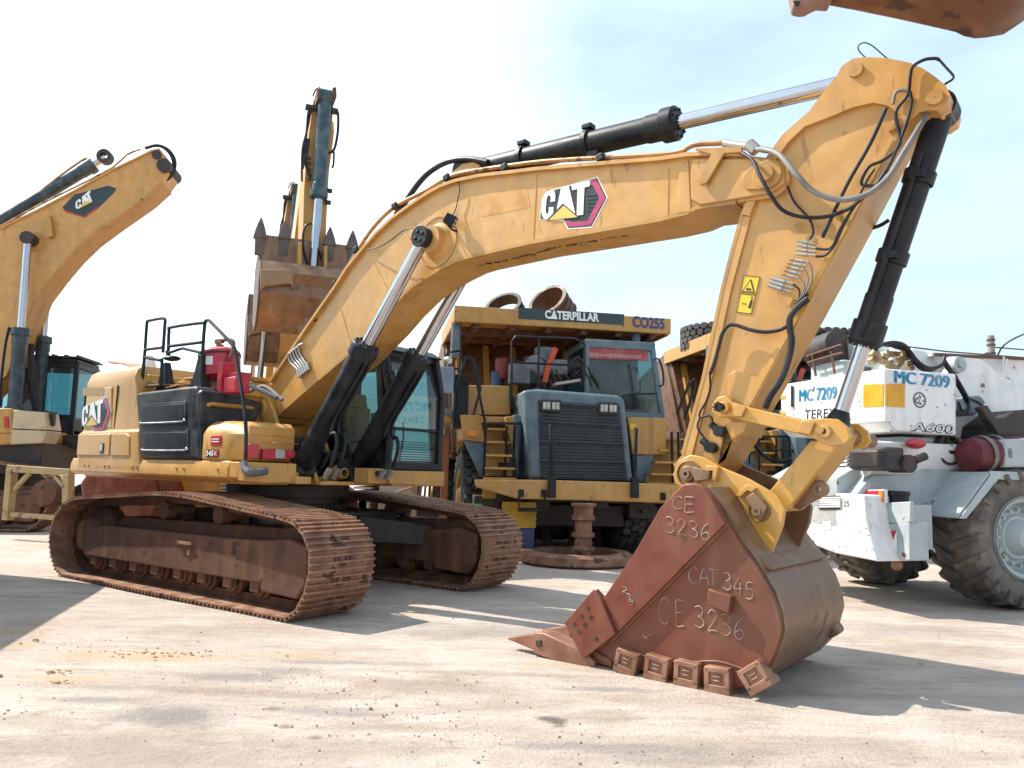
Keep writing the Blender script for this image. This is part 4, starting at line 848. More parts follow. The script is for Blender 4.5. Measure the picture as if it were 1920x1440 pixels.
# side cutter with bolt holes
sc_=Z2((500,1175),(430,1040),(412,1010),(545,855),(580,895),(650,1060))
m=M(); m.prism(xz(yl(EX,BN-.03,sc_)),'y',BN-.095,BN-.055); o=m.build('side_cutter',BKT,bucket,bev=.006)
m=M(); 
for p in Z2((505,945),(475,982),(440,1020),(517,987),(489,1020),(460,1053),(543,1088)):
    c=EX.y(*p,BN-.095); m.cyl(c+V(0,-.003,0),c+V(0,.01,0),.017,n=12)
m.each('bolt_hole',[DRKF],o)
m=M(); m.prism(xz(yl(EX,BF,sc_)),'y',BF,BF+.03); m.build('side_cutter',BKT,bucket,bev=.006)
# teeth
tip=V(*EX.y(952,1201,-.98)); 
for k,y in enumerate((-.93,-.44,.05,.54)):
    m=M(); x0=tip[0]+(.0 if k<2 else -.03); z0=.075
    yc=y if k else -.95
    def sec(x,w,h,zc): return [(x,yc-w,zc-h),(x,yc+w,zc-h),(x,yc+w,zc+h),(x,yc-w,zc+h)]
    m.loft([sec(x0,.035,.008,z0),sec(x0+.12,.05,.03,z0+.01),sec(x0+.3,.065,.065,z0+.02),sec(x0+.33,.085,.085,z0+.02),sec(x0+.42,.09,.095,z0+.02),sec(x0+.8,.075,.075,.03),sec(x0+.9,.05,.03,.0)])
    o=m.build('bucket_tooth',BKTT,bucket,bev=.012)
    m=M(); m.cb((x0+.38,yc-.092,z0+.03),(.06,.02,.06)); m.build('tooth_pin',DRKF,o,bev=.01)
# corner shoes
for (a,b),an in(((685,1245),-.22),((825,1290),-.12),((965,1315),-.05),((1108,1318),.03),((1280,1262),.62)):
    c=EX.y(*Z2((a,b))[0],BN-.05); m=M(); c=V(c[0],BN-.02,max(c[2],.085)); Rm=Matrix.Rotation(-an,3,'Y')
    for d,s in(((0,0,.064),(.18,.12,.036)),((0,.02,-.07),(.19,.16,.06)),((.076,0,0),(.038,.12,.14)),((-.076,0,0),(.038,.12,.14)),((0,-.012,0),(.15,.06,.12)),((0,-.045,-.012),(.05,.02,.012)),((0,-.045,.018),(.06,.02,.012))): m.cb(c+Rm@Vector(d),s,Rm)
    m.build('corner_shoe',SHOE,bucket,bev=.016,seg=3)
m=M(); c=V(bs[16][0]+.02,BF-.06,bs[16][1]-.03); m.cb(c+V(-.06,-.05,.0),(.16,.2,.12),Matrix.Rotation(.9,3,'Y')); m.build('corner_shoe',BKTS,bucket,bev=.03)
# ears
for y0,y1 in((YS-.13,YS-.08),(YSF+.06,YSF+.11)):
    m=M(); m.prism(xz(yl(EX,YS-.1,Z2((905,320),(930,260),(985,230),(1040,240),(1110,280),(1250,340),(1390,420),(1425,480),(1412,560),(1360,690),(1250,640),(1190,560),(1120,440),(1040,365),(960,390),(915,365)))),'y',y0,y1)
    o=m.build('bucket_ear',BKTS if y0>0 else YELB,bucket,bev=.008)
    if y0<0:
        m=M()
        for pc,rr in(((975,318),.108),((1303,490),.085)):
            c=EX.y(*Z2(pc)[0],y0); m.ring((c[0],y0-.05,c[2]),(c[0],y0,c[2]),[(0,rr*.55),(1,rr*.7),(1,.02),(0,.02)],24); m.ring((c[0],y0-.02,c[2]),(c[0],y0,c[2]),[(0,rr),(1,rr),(1,rr*.88),(0,rr*.88)],28)
        m.i=1
        for bx in(((1050,350),(1060,280),(1115,285),(1100,355),(1085,345),(1090,305),(1075,305),(1070,345)),((1195,420),(1250,365),(1290,385),(1270,405),(1250,395),(1220,425))): m.prism(xz(yl(EX,y0-.02,Z2(*bx))),'y',y0-.05,y0)
        m.i=0
        m.prism(xz(yl(EX,y0-.05,Z2((990,285),(1070,305),(1070,345),(1000,355)))),'y',y0-.065,y0-.045); m.prism(xz(yl(EX,y0-.05,Z2((1240,430),(1275,405),(1340,470),(1310,530),(1290,520)))),'y',y0-.065,y0-.045)
        m.each('pin_keeper',[BKTS,YELB],o,bev=.005)
for nm,(u,v) in(('bucket_pin',(1294,889)),('bucket_link_pin',(1426,958))):
    c=EX.y(u,v,YS-.12); m=M(); m.ring((c[0],YS-.21,c[2]),(c[0],YSF+.14,c[2]),[(0,.034),(1,.034),(1,.015),(0,.015)],20); m.cyl((c[0],YS-.17,c[2]),(c[0],YSF+.1,c[2]),.025,n=12); m.build(nm,BKTS,exc)
m=M(); m.prism(xz(yl(EX,BN+.2,Z2((1060,400),(1150,430),(1250,640),(1390,760),(1300,780),(1150,560)))),'y',BN+.1,BF-.1); m.build('top_web',BKTS,bucket,bev=.02)
# chalk marks
m=M()
ck=lambda ch,x0,y0,x1,y1,dy=0,val=BN-.059:chalk(m,ch,EX,Z2((x0,y1),(x1,y1+dy),(x1,y0+dy),(x0,y0)),val)
ck('C',895,420,945,480,4);ck('E',950,425,1000,495,4)
for i,c_ in enumerate('3236'): ck(c_,862+i*55,515+i*10,905+i*55,590+i*10,8)
for i,(c_,x,y) in enumerate((('2',662,840),('9',680,872),('9',690,895))): ck(c_,x,y,x+25,y+28,10)
ck('2',585,1025,600,1045,3);ck('9',605,1030,622,1050,3)
v2=BN-.004
ck('C',970,750,1015,825,5,v2);ck('A',1020,755,1065,830,5,v2);ck('T',1065,760,1105,835,5,v2)
for i,c_ in enumerate('345'): ck(c_,1130+i*52,775+i*22,1170+i*52,855+i*22,8,v2)
ck('C',832,890,880,1015,6,v2);ck('E',908,905,955,1025,6,v2)
for i,c_ in enumerate('3236'): ck(c_,995+i*62,930+i*18,1045+i*62,1030+i*18,8,v2)
ck('v',605,1160,640,1195,3,v2);ck('v',760,1060,795,1085,3,v2)
m.each('chalk_stroke',CHALK,bucket)
# ================================================================ DUMP TRUCKS
def px(fr,ax,val,pts):
    return [(fr.y if ax=='y' else fr.x if ax=='x' else fr.z)(u,v,val) for u,v in pts]
def tyre(m,c,R,w,n=34,style='block',ax=V(0,1,0),sgn=1):
    """tyre centred at c about axis ax (material slots: 0 rubber)"""
    c=Vector(c);a=c-ax*w/2;b=c+ax*w/2;ri=R*.56
    m.ring(a,b,[(.02,ri),(.06,ri*1.03),(.0,R*.72),(.02,R*.88),(.10,R*.945),(.5,R*.955),(.9,R*.945),(.98,R*.88),(1,R*.72),(.94,ri*1.03),(.98,ri)],48)
    u=ax.cross(V(0,0,1)); u=u.normalized() if u.length>.1 else V(1,0,0); v=ax.cross(u)
    for k in range(n):
        an=2*math.pi*k/n
        if style=='block':
            for j,(yo,ww) in enumerate(((-.36,.2),(-.12,.2),(.12,.2),(.36,.2))):
                aa=an+(math.pi/n if j%2 else 0); e=u*math.cos(aa)+v*math.sin(aa);t=-u*math.sin(aa)+v*math.cos(aa)
                q=c+e*R*.965+ax*yo*w; s=math.pi*R/n*.82
                m.ext([q+t*s*x_*1.0+ax*w*.115*y_ for x_,y_ in((-1,-.35),(-.55,-1),(.55,-1),(1,-.35),(1,.35),(.55,1),(-.55,1),(-1,.35))],e*R*.045)
        else:
            for sd in(-1,1):
                aa=an+(math.pi/n if sd>0 else 0); s=math.pi*R/n*.5
                def q(t_,h,sk): 
                    a2=aa+sk; e=u*math.cos(a2)+v*math.sin(a2); return c+e*h+ax*t_*w
                bx=[]
                for h0 in(.93,1.02):
                    for t_,sk in((.02*sd,.16*sgn),(.5*sd,-.02*sgn)):
                        for d in(-s/R*.55,s/R*.55): bx.append(q(t_,R*(h0 if abs(t_)<.4 else h0-.055),sk+d))
                m.hexa([bx[0],bx[1],bx[3],bx[2],bx[4],bx[5],bx[7],bx[6]])
                e0=[q(.5*sd,R*.95,-.02*sgn-s/R*.55),q(.5*sd,R*.95,-.02*sgn+s/R*.55),q(.505*sd,R*.80,-.05*sgn+s/R*.5),q(.505*sd,R*.80,-.05*sgn-s/R*.5)]
                m.ext(e0,ax*.03*sd)
    return m
def rim(m,c,R,w,ax=V(0,1,0),sg=-1):
    c=Vector(c); o=c+ax*sg*w*.5
    m.ring(o,o-ax*sg*w*.9,[(0,R*.58),(.04,R*.58),(.06,R*.52),(.35,R*.48),(.35,R*.12),(.2,R*.12),(.18,R*.30),(.25,R*.33),(.28,R*.46),(.05,R*.50)],40)
    m.lathe(o-ax*sg*w*.28,o+ax*sg*.03,[(0,R*.30),(.2,R*.28),(.8,R*.2),(1,R*.16)],28)
    for k in range(16):
        an=k*math.pi/8;u=ax.cross(V(0,0,1)).normalized();v=ax.cross(u);q=o-ax*sg*w*.2+(u*math.cos(an)+v*math.sin(an))*R*.39; m.cyl(q,q+ax*sg*.05,.022,n=6)
TK=Fr(1.15,13.7,-1.40)
tk=empty('dump_truck',TK,'yellow rigid dump truck facing forward with blue number CO255 on its canopy','dump truck','rigid dump trucks parked side by side')
h=lambda val,*p:[(a[1],a[2]) for a in px(TK,'x',val,Z4(*p))]     # y-z outline read on a cross plane of the truck
def slab(x,th,mt,name,*p,parent=tk,bev=.01,back=True):
    m=M(); m.prism(h(x,*p),'x',x-th,x); return m.build(name,mt,parent,bev=bev)
bp=slab(0,.45,YEL,'bumper',(285,942),(292,978),(475,1032),(1000,1046),(1180,1050),(1240,1008),(1246,970),(1000,955),(600,943),bev=.02)
m=M()
for p in((490,1005),(595,1005),(1150,1020)):
    a=px(TK,'x',.02,Z4(p))[0]; m.cb(a,(.03,.09,.13)); 
a=h(.0,(490,1030),(605,1090)); m.box((-.2,min(a[0][0],a[1][0]),a[1][1]),(-.02,max(a[0][0],a[1][0]),a[1][1]+.05)); a=h(.0,(1055,1050),(1160,1100)); m.box((-.2,min(a[0][0],a[1][0]),a[1][1]),(-.02,max(a[0][0],a[1][0]),a[1][1]+.05))
m.tube(px(TK,'x',.02,Z4((480,1020),(478,1085),(600,1088),(600,1010))),.02,6,0); m.build('tow_bracket',BLK,bp)
for p,q_ in(((628,690),(632,1000)),((1025,705),(1018,1000))):
    m=M(); a,b=px(TK,'x',.08,Z4(p,q_)); m.tube([a+V(-.05,0,0),a,b],.035,8,0); m.cb(b+V(0,0,.08),(.1,.13,.36)); m.build('guide_post',BLK,bp,bev=.01)
# hood, grille
m=M(); A=h(-.35,(495,527),(560,518),(940,548),(972,565),(1012,948),(528,938)); m.prism(A,'x',-2.4,-.35); hd=m.build('hood',TEAL,tk,bev=.06)
g=slab(-.325,.1,GRIL,'grille',(568,570),(945,598),(985,946),(582,938),parent=hd)
m=M()
for k in range(24):
    t=(k+.5)/24; yy=605+335*t; m.tube([*px(TK,'x',-.315,Z4((575+8*t,yy-25*(1-t)-4),(950+33*t,yy-5*(1-t))))],.012 if k%6 else .03,5,0)
m.build('grille_slat',GRIL,g)
for p in((628,598),(895,610)):
    m=M(); c=px(TK,'x',-.30,Z4(p))[0]; m.cb(c,(.05,.38,.22)); o=m.build('headlamp',DEC_B,g,bev=.01)
    for d in(-.085,.085): m=M(); m.cb(c+V(.028,d-.036,0),(.01,.062,.13)); m.cb(c+V(.028,d+.036,0),(.01,.062,.13)); m.build('lamp_lens',LENS,o,bev=.005)
# chassis
m=M(); m.box((-8.2,-.75,.9),(-.4,-.35,1.5)); m.box((-8.2,.35,.9),(-.4,.75,1.5)); m.box((-2.6,-1.3,1.0),(-.5,1.3,1.25)); m.box((-2.3,-.9,.6),(-1.7,.9,1.0)); m.box((-7.2,-.8,.7),(-6.4,.8,1.3)); m.box((-1.5,-1.2,.55),(-.9,1.2,.95)); m.box((-6.9,-1.6,.7),(-6.5,1.6,1.2)); m.box((-4.5,-1.5,.65),(-3.2,-.8,1.5)); m.box((-4.5,.8,.65),(-3.2,1.5,1.5)); m.box((-2.7,-1.25,1.25),(-.8,1.25,1.7)); m.box((-1.0,-1.7,.72),(-.6,-1.2,1.1)); m.box((-1.0,1.2,.72),(-.6,1.7,1.1)); m.build('chassis',DRKF,tk,bev=.02)
for yy,sg in((-1.55,-1),(1.55,1)):
    m=M(); c=V(-1.95,yy,.98); tyre(m,c,1.0,.62); t=m.build('front_tyre',RUB,tk); m=M(); rim(m,c,1.0,.6,sg=sg); m.build('wheel_rim',YELO,t)
    for d in(0,-.62):
        m=M(); c=V(-6.8,yy*1.12+sg*d,.98); tyre(m,c,1.0,.56,26); t=m.build('rear_tyre',RUB,tk)
        if d==0: m=M(); rim(m,c,1.0,.56,sg=sg); m.build('wheel_rim',YELO,t)
# fenders, lower panels
slab(-.75,.9,YELO,'fender_box',(205,640),(300,640),(322,770),(220,755),bev=.02)
slab(-.6,.1,AMB,'indicator_lamp',(235,712),(283,715),(283,740),(236,738))
slab(-.8,.05,TEAL,'mud_flap',(222,760),(310,770),(335,935),(300,930))
slab(-1.2,1.0,YELO,'deck_locker',(235,502),(435,505),(440,640),(238,640),bev=.015)
m=M(); a=h(-1.0,(120,640),(1175,655)); m.box((-2.9,min(a[0][0],a[1][0]),a[0][1]-.12),(-.95,max(a[0][0],a[1][0]),a[0][1])); m.build('walkway_deck',YELO,tk,bev=.01)
slab(-.7,.4,YELO,'side_panel',(985,650),(1165,655),(1165,825),(1010,825),bev=.015); slab(-.75,.3,TEAL,'lower_panel',(1010,828),(1110,828),(1085,955),(1015,950))
slab(-.68,.05,DEC_S,'warning_label',(995,680),(1022,682),(1022,710),(996,708)); slab(-.7,.4,TEAL,'lower_panel',(455,640),(520,640),(525,935),(470,935)); slab(-.75,.5,YELO,'stair_side',(415,650),(500,640),(500,800),(450,800),bev=.01)
# ladders
m=M(); P=lambda x,*p:px(TK,'x',x,Z4(*p))
for k,(l,r,yy) in enumerate(((335,418,700),(330,435,760),(328,448,822),(326,462,882),(325,468,930))):
    a,b=P(-.75+.12*k,(l,yy),(r,yy)); m.box((a[0]-.3,min(a[1],b[1]),a[2]-.04),(a[0],max(a[1],b[1]),a[2]))
    m.box((a[0]-.33,min(a[1],b[1]),a[2]-.38),(a[0]-.3,max(a[1],b[1]),a[2]))
m.build('access_stair',YELO,tk)
m=M()
for k,(l,r,yy) in enumerate(((1150,1250,745),(1135,1245,800),(1115,1235,855),(1098,1225,910),(1088,1215,955))):
    a,b=P(-.75+.12*k,(l,yy),(r,yy)); m.box((a[0]-.3,min(a[1],b[1]),a[2]-.04),(a[0],max(a[1],b[1]),a[2])); m.box((a[0]-.33,min(a[1],b[1]),a[2]-.38),(a[0]-.3,max(a[1],b[1]),a[2]))
m.build('access_stair',YELO,tk)
m=M()
for pts in(((190,495),(235,370),(270,380),(290,520),(325,690),(315,930)),((270,380),(300,520),(268,640)),((325,700),(335,680),(490,680),(497,700),(495,930)),((425,690),(412,930)),((460,690),(455,800)),((200,372),(265,372)),((315,930),(480,930),(490,700))):
    m.tube(P(-.6,*pts),.025,7,0)
m.build('handrail',BLK,tk); m=M(); m.tube(P(-.6,(1195,960),(1190,720),(1220,720),(1225,960)),.025,7,0); m.tube(P(-1.0,(1215,640),(1275,490),(1300,500),(1250,660)),.03,7,2); m.build('handrail',BLK,tk); m=M(); m.tube(P(-.7,(1110,385),(1130,380),(1150,440),(1150,500),(1130,505)),.02,6,2)
m.build('handrail',BLK,tk)
m=M()
for pts in(((445,600),(445,300),(462,275),(740,285),(785,310),(783,480),(760,495)),((572,275),(570,500)),((445,395),(783,412))): m.tube(P(-1.0,*pts),.022,7,0)
m.tube(P(-1.0,(440,500),(440,590),(470,610)),.022,7,2); m.build('guard_rail',BLK,tk)
# clutter on the deck: air cleaner, hoses
m=M(); c=P(-1.7,(595,330))[0]; m.cyl(c,c-V(0,0,1.0),.2,n=16); c=P(-1.6,(560,430))[0]; m.sphere(c,.3,12,8); c=P(-1.5,(480,450))[0]; m.cb(c,(.3,.4,.4)); m.cb(P(-1.4,(660,420))[0],(.2,.35,.3)); m.build('air_cleaner',mat('dusty_grey_metal',(.13,.14,.15),.6,dirt=((.3,.27,.24),.5,5)),tk,bev=.02)
m=M(); m.tube(P(-1.3,(600,490),(618,410),(650,330)),.06,8,2); m.build('orange_hose',mat('orange_hose',(.5,.08,.02),.5),tk)
m=M(); rq=random.Random(8)
for k in range(26):
    q=P(-1.5-rq.random()*.8,(rq.uniform(450,760),rq.uniform(400,500)))[0]; m.cb(q,(rq.uniform(.05,.3),rq.uniform(.05,.3),rq.uniform(.05,.3)),Matrix.Rotation(rq.random(),3,'Z'))
for k in range(10):
    q=P(-1.4,(rq.uniform(450,760),rq.uniform(380,480)))[0]; m.tube([q,q+V(0,.2,.15),q+V(.1,.4,-.1),q+V(0,.5,-.3)],.025,6,4)
m.build('engine_clutter',DRKF,tk,bev=.01)
m=M(); m.cb(P(-1.2,(700,490))[0],(.3,.5,.05),Matrix.Rotation(.2,3,'X')); m.build('loose_sheet',PALE,tk)
m=M(); c=P(-2.2,(405,420))[0]; m.cyl(c-V(0,0,.25),c+V(0,0,.2),.16,n=14); m.build('red_tank',mat('dull_red_paint',(.2,.025,.025),.5),tk,bev=.03); m=M(); q=P(-2.2,(378,470))[0]; m.cyl(q-V(0,0,.2),q+V(0,0,.14),.13,n=14); m.build('blue_can',mat('dull_blue',(.04,.07,.16),.5),tk,bev=.03)
# cab
fc=h(-1.35,(795,310),(1080,325),(1105,360),(1148,650),(985,640),(800,640)); m=M()
CA=[(y,z) for y,z in fc]; ymin=min(p[0] for p in CA); ymax=max(p[0] for p in CA)
z0=h(-1.35,(900,655))[0][1]; z1=h(-1.35,(900,312))[0][1]
yr=h(-1.35,(1100,350))[0][0]; yR=h(-1.35,(1148,645))[0][0]; yL=h(-1.35,(797,330))[0][0]
fw=.09
def strut(a,b,t=.1): m.tube([a,b],t*.6,6,0)
for x in(-1.35,-2.9):
    strut(V(x,yR,z0),V(x,yr,z1)); strut(V(x,yL,z0),V(x,yL,z1)); m.cb(V(x,(yL+yr)/2,z1-.03),(.1,abs(yr-yL),.12)); m.cb(V(x,(yL+yR)/2,z0+.06),(.1,abs(yR-yL),.14))
for y,z in((yR,z0+.05),(yr,z1),(yL,z1),(yL,z0+.05)): m.cb(V(-2.12,y,z),(1.6,.1,.12))
m.box((-3.0,min(yL,yr)-.05,z1),(-1.3,max(yL,yr)+.05,z1+.08)); m.box((-2.95,yL,z0),(-2.85,yR,z1)); cb_=m.build('cab',TEAL,tk,bev=.02)
m=M(); m.poly([(-1.36,yL,z0+.1),(-1.36,yR,z0+.1),(-1.36,yr,z1-.05),(-1.36,yL,z1-.05)]); m.build('windscreen',GLSD,cb_,smooth=False)
m=M(); m.poly([(-1.4,yR,z0+.1),(-2.85,yR,z0+.1),(-2.85,yr,z1-.05),(-1.4,yr,z1-.05)]); m.build('side_window',GLS,cb_,smooth=False)
m=M(); a,b,c,d=P(-1.325,(795,310),(1078,325),(1080,388),(798,378)); m.ext([a,b,c,d],(-.012,0,0)); sv=m.build('sun_strip',mat('faded_red_strip',(.36,.05,.055),.6,dirt=((.4,.15,.15),.5,8)),cb_)
m=M(); rr=random.Random(2)
for k in range(11): m.cb(a.lerp(b,.08+k*.078)+V(.004,0,-.21),(.006,.09,.09*rr.uniform(.6,1)))
m.build('worn_lettering',mat('faded_pink',(.45,.22,.22),.7),sv)
m=M(); m.cb(V(-2.2,(yL+yr)/2,z0+.45),(.5,.55,.9)); m.cb(V(-1.6,(yL+yr)/2,z0+.25),(.3,1.2,.5)); m.build('operator_seat',SEAT,cb_,bev=.08)
m=M(); m.tube([V(-1.3,yr-.35,z0+.25),V(-1.3,yr-.5,z1-.35)],.012,5,0); m.tube(P(-1.3,(990,545),(1120,540)),.015,5,0); m.build('wiper',BLK,cb_)
# canopy and dump body
cf=h(-1.6,(180,127),(1187,195),(1187,264),(180,204)); m=M()
y0,y1=min(p[0] for p in cf),max(p[0] for p in cf); zt=(cf[0][1]+cf[1][1])/2; zb=(cf[2][1]+cf[3][1])/2
m.box((-1.72,y0,zb),(-1.6,y1,zt)); m.box((-4.6,y0+.02,zb+.04),(-1.721,y1-.02,zt-.2)); m.box((-4.6,y0,zb-.02),(-1.721,y0+.06,zt-.01)); m.box((-4.6,y1-.06,zb-.02),(-1.721,y1,zt-.01))
cn=m.build('canopy',YELO,tk,bev=.012)
m=M()
for k in range(6): m.box((-4.5,y0+.4+k*(y1-y0-.8)/5,zb-.09),(-1.75,y0+.52+k*(y1-y0-.8)/5,zb+.039))
for x in(-2.4,-3.4): m.box((x-.08,y0+.1,zb-.1),(x+.08,y1-.1,zb+.038))
m.build('canopy_rib',FRM,cn)
m=M(); m.prism([(-4.5,zt),(-4.5,zt-.35),(-3.3,1.9),(-7.6,1.75),(-9.0,2.6),(-9.0,3.6),(-7,4.2)],'y',y0+.05,y0+.2); m.prism([(-4.5,zt),(-4.5,zt-.35),(-3.3,1.9),(-7.6,1.75),(-9.0,2.6),(-9.0,3.6),(-7,4.2)],'y',y1-.2,y1-.05)
m.hexa([(-3.3,y0+.2,1.9),(-3.15,y0+.2,1.9),(-3.15,y1-.2,1.9),(-3.3,y1-.2,1.9),(-4.6,y0+.07,zb+.05),(-4.3,y0+.07,zb+.05),(-4.3,y1-.07,zb+.05),(-4.6,y1-.07,zb+.05)]); m.box((-8.8,y0+.2,1.8),(-3.3,y1-.2,1.95))
bd=m.build('dump_body',mat('rusty_orange_paint',(.17,.075,.03),.6,dirt=((.08,.045,.03),.8,1.4),spots=((.08,.04,.025),.6,4)),tk,bev=.02)
m=M()
for k in range(7):
    t=k/6; m.hexa([(-3.16,y0+.3+t*(y1-y0-.7),1.9),(-3.0,y0+.3+t*(y1-y0-.7),1.9),(-3.0,y0+.42+t*(y1-y0-.7),1.9),(-3.16,y0+.42+t*(y1-y0-.7),1.9),(-4.3,y0+.3+t*(y1-y0-.7),zb-.02),(-4.15,y0+.3+t*(y1-y0-.7),zb-.02),(-4.15,y0+.42+t*(y1-y0-.7),zb-.02),(-4.3,y0+.42+t*(y1-y0-.7),zb-.02)])
m.build('body_rib',YELO,bd)
m=M()
for p in((185,290),(1022,262)): c=P(-1.9,p)[0]; m.cyl(c+V(0,0,.35),c-V(0,0,.35),.1,n=12)
m.each('canopy_post',TEAL,tk)
a=P(-1.59,(478,192),(966,222),(970,172),(478,140)); m=M(); m.ext(a,(-.008,0,0)); dp=m.build('name_plate',DEC_T,cn,smooth=False)
a,b,c=P(-1.585,(600,192),(852,208),(600,152)); text_obj('CATERPILLAR',a,b-a,c-a,(1,0,0),DEC_W,dp,bold=.035,th=.006)
m=M(); m.ext(P(-1.575,(622,193),(638,172),(655,194)),(-.006,0,0)); m.build('triangle_mark',DEC_W,dp,smooth=False)
a,b,c=P(-1.595,(1008,232),(1157,243),(1008,180)); num=text_obj('CO255',a,b-a,c-a+V(0,0,.0),(1,0,0),DEC_BL,cn,name='fleet_number',bold=.03,th=.008)
# mirror and hose reel on the near side
m=M()
for pts in(((150,345),(135,380),(140,470)),((205,340),(190,680)),((155,350),(205,340)),((135,430),(205,425)),((175,700),(185,520),(200,490),(240,490))): m.tube(P(-.8,*pts),.022,6,0)
m.build('mirror_bracket',BLK,tk); m=M(); m.cb(P(-.78,(143,478))[0],(.06,.26,.5)); m.build('side_mirror',mat('grey_mirror_shell',(.22,.27,.33),.4),tk,bev=.04)
m=M(); c=P(-.9,(172,570))[0]; m.ring(c,c+V(-.2,.0,0),[(0,.3),(1,.3),(1,.2),(0,.2)],24); m.build('hose_reel',HOSEG,tk); m=M(); m.cb(P(-1.0,(205,580))[0],(.3,.28,1.0)); m.build('battery_box',BLK,tk,bev=.02)
# second truck parked beside it
tk2=copy_tree(tk); tk2.location=(TK.o[0]+5.6,TK.o[1]+2.0,0); tk2['label']='yellow dump truck behind the raised excavator stick with two tyres on its canopy'
for o in [c for ch in tk2.children for c in ch.children if c.name.startswith('fleet_number')]: bpy.data.objects.remove(o)
T2=Fr(TK.o[0]+5.6,TK.o[1]+2.0,TK.h)
# loads lying on the canopies
for i,(x,y,lab) in enumerate(((-3.2,y0+1.0,'big dusty tyre lying flat on the second truck canopy, beside the excavator stick'),(-3.2,y1-1.0,'big dusty tyre lying flat on the second truck canopy, behind the bucket cylinder'))):
    m=M(); tyre(m,(x,y,zt+.11),1.03,.6,32,ax=V(0,0,1)); place(tag(m.build('lorry_tyre',RUB),lab,'tyre','tyres lying on the dump truck canopy'),T2)
rp=[]
for (a,b),r,w_,tl,ln,lab in(((405,95),.42,.26,(.25,.5),0,'plain dark brown wheel rim tilted on the truck canopy'),((610,95),.46,.5,(-.1,.62),0,'ribbed reddish wheel rim tilted on the truck canopy')):
    c=TK.x(*Z4((a,b))[0],-2.6); e=-V(.55,-.62,.55).normalized() if a>500 else -V(.62,-.45,.62).normalized()
    m=M(); c[2]=zt-.2+math.sqrt(max(0,1-e[2]**2))*r-min(0,e[2])*w_
    m.ring(c,c+e*w_,[(0,r),(.05,r),(.06,r*.93),(.28,r*.9),(.3,r*.97),(.36,r*.97),(.38,r*.9),(.6,r*.9),(.62,r*.97),(.68,r*.97),(.7,r*.9),(.94,r*.93),(.95,r*1.0),(1,r*1.0),(1,r*.82),(0,r*.82)],40)
    place(tag(m.build('wheel_rim',[DRKF if r<.45 else DBR]),lab,'wheel rim','rusty rims on the truck canopy'),TK)
# stand, ring and drums under the first truck
G=lambda u,v:V(*( CAM+ray(u,v)*(-CAM[2]/ray(u,v)[2]) ))
c=G(1085,1062)+V(0,.55,0); m=M(); m.ring(c,c+V(0,0,.2),[(0,.92),(.2,.98),(.8,.98),(1,.92),(1,.72),(0,.72)],44); tag(m.build('steel_ring',TRK),'big flat rusty steel ring lying on the ground under the truck bumper','steel ring')
c=c+V(.12,.0,0); m=M(); m.lathe(c+V(0,0,.0),c+V(0,0,1.02),[(0,.24),(.06,.24),(.07,.15),(.2,.14),(.22,.2),(.26,.2),(.28,.15),(.42,.15),(.44,.2),(.5,.2),(.52,.15),(.7,.15),(.72,.2),(.78,.2),(.8,.17),(.94,.17),(.95,.22),(1,.22)],20); tag(m.build('screw_jack',TRK),'rusty ribbed column jack holding up the dump truck bumper','jack')
m=M(); rq=random.Random(12); c=G(1090,1062)+V(0,3.2,0)
for k in range(46):
    q=c+V(rq.uniform(-1.9,2.0),rq.uniform(0,2.2),rq.uniform(.05,.75)); m.cb(q,(rq.uniform(.3,1.5),rq.uniform(.05,.25),rq.uniform(.05,.22)),Matrix.Rotation(rq.uniform(-.5,.5),3,'Z')@Matrix.Rotation(rq.uniform(-.25,.25),3,'Y'))
for k in range(7): q=c+V(-1.6+k*.55,rq.uniform(0,1),0); m.box(tuple(q),tuple(q+V(.18,.2,rq.uniform(.6,1.1))))
tag(m.build('scrap_heap',DBR,None,bev=.01),'heap of dark rusty beams and brackets lying under the dump truck','scrap')
c=G(972,1062)+V(0,1.2,0); m=M(); m.box(tuple(c+V(-.28,-.2,0)),tuple(c+V(.28,.25,.55))); o=m.build('plastic_crate',mat('blue_plastic',(.05,.07,.16),.5),None,bev=.02); tag(o,'dark blue crate with yellow lid behind the far track','crate')
m=M(); m.box(tuple(c+V(-.3,-.22,.553)),tuple(c+V(.3,.27,1.0))); 
for k in range(4): m.box(tuple(c+V(-.31,-.235,.6+k*.1)),tuple(c+V(.31,-.22,.64+k*.1)))
m.build('crate_lid',mat('yellow_plastic',(.6,.36,.02),.45),o)
c=G(866,1075)+V(0,2.0,.0); m=M()
for k in range(5): m.cb(c+V(.0,.0,.62+k*.07),(.42,.05,.03),Matrix.Rotation(.05,3,'Y'))
m.box(tuple(c+V(-.2,.03,0)),tuple(c+V(.2,.06,.95))); tag(m.build('green_grille',mat('green_plastic',(.03,.4,.12),.45)),'bright green slatted plastic panel behind the far track','plastic panel')
# ================================================================ CRANE
CR=Fr(6.15,9.62,.302)
cr=empty('mobile_crane',CR,'white rough terrain crane with blue number MC 7209 on its counterweight','mobile crane')
cy=lambda val,*p:px(CR,'y',val,Z5(*p)); cx=lambda val,*p:px(CR,'x',val,Z5(*p)); cz=lambda val,*p:px(CR,'z',val,Z5(*p))
for x in(.26,4.4):
    for y,sg in((.32,-1),(2.45,1)):
        m=M(); tyre(m,(x,y,.87),.88,.70,22,'lug',sgn=sg); t=m.build('crane_tyre',MUD,cr); m=M(); rim(m,(x,y,.87),.88,.66,sg=sg); m.build('wheel_rim',GRYB,t)
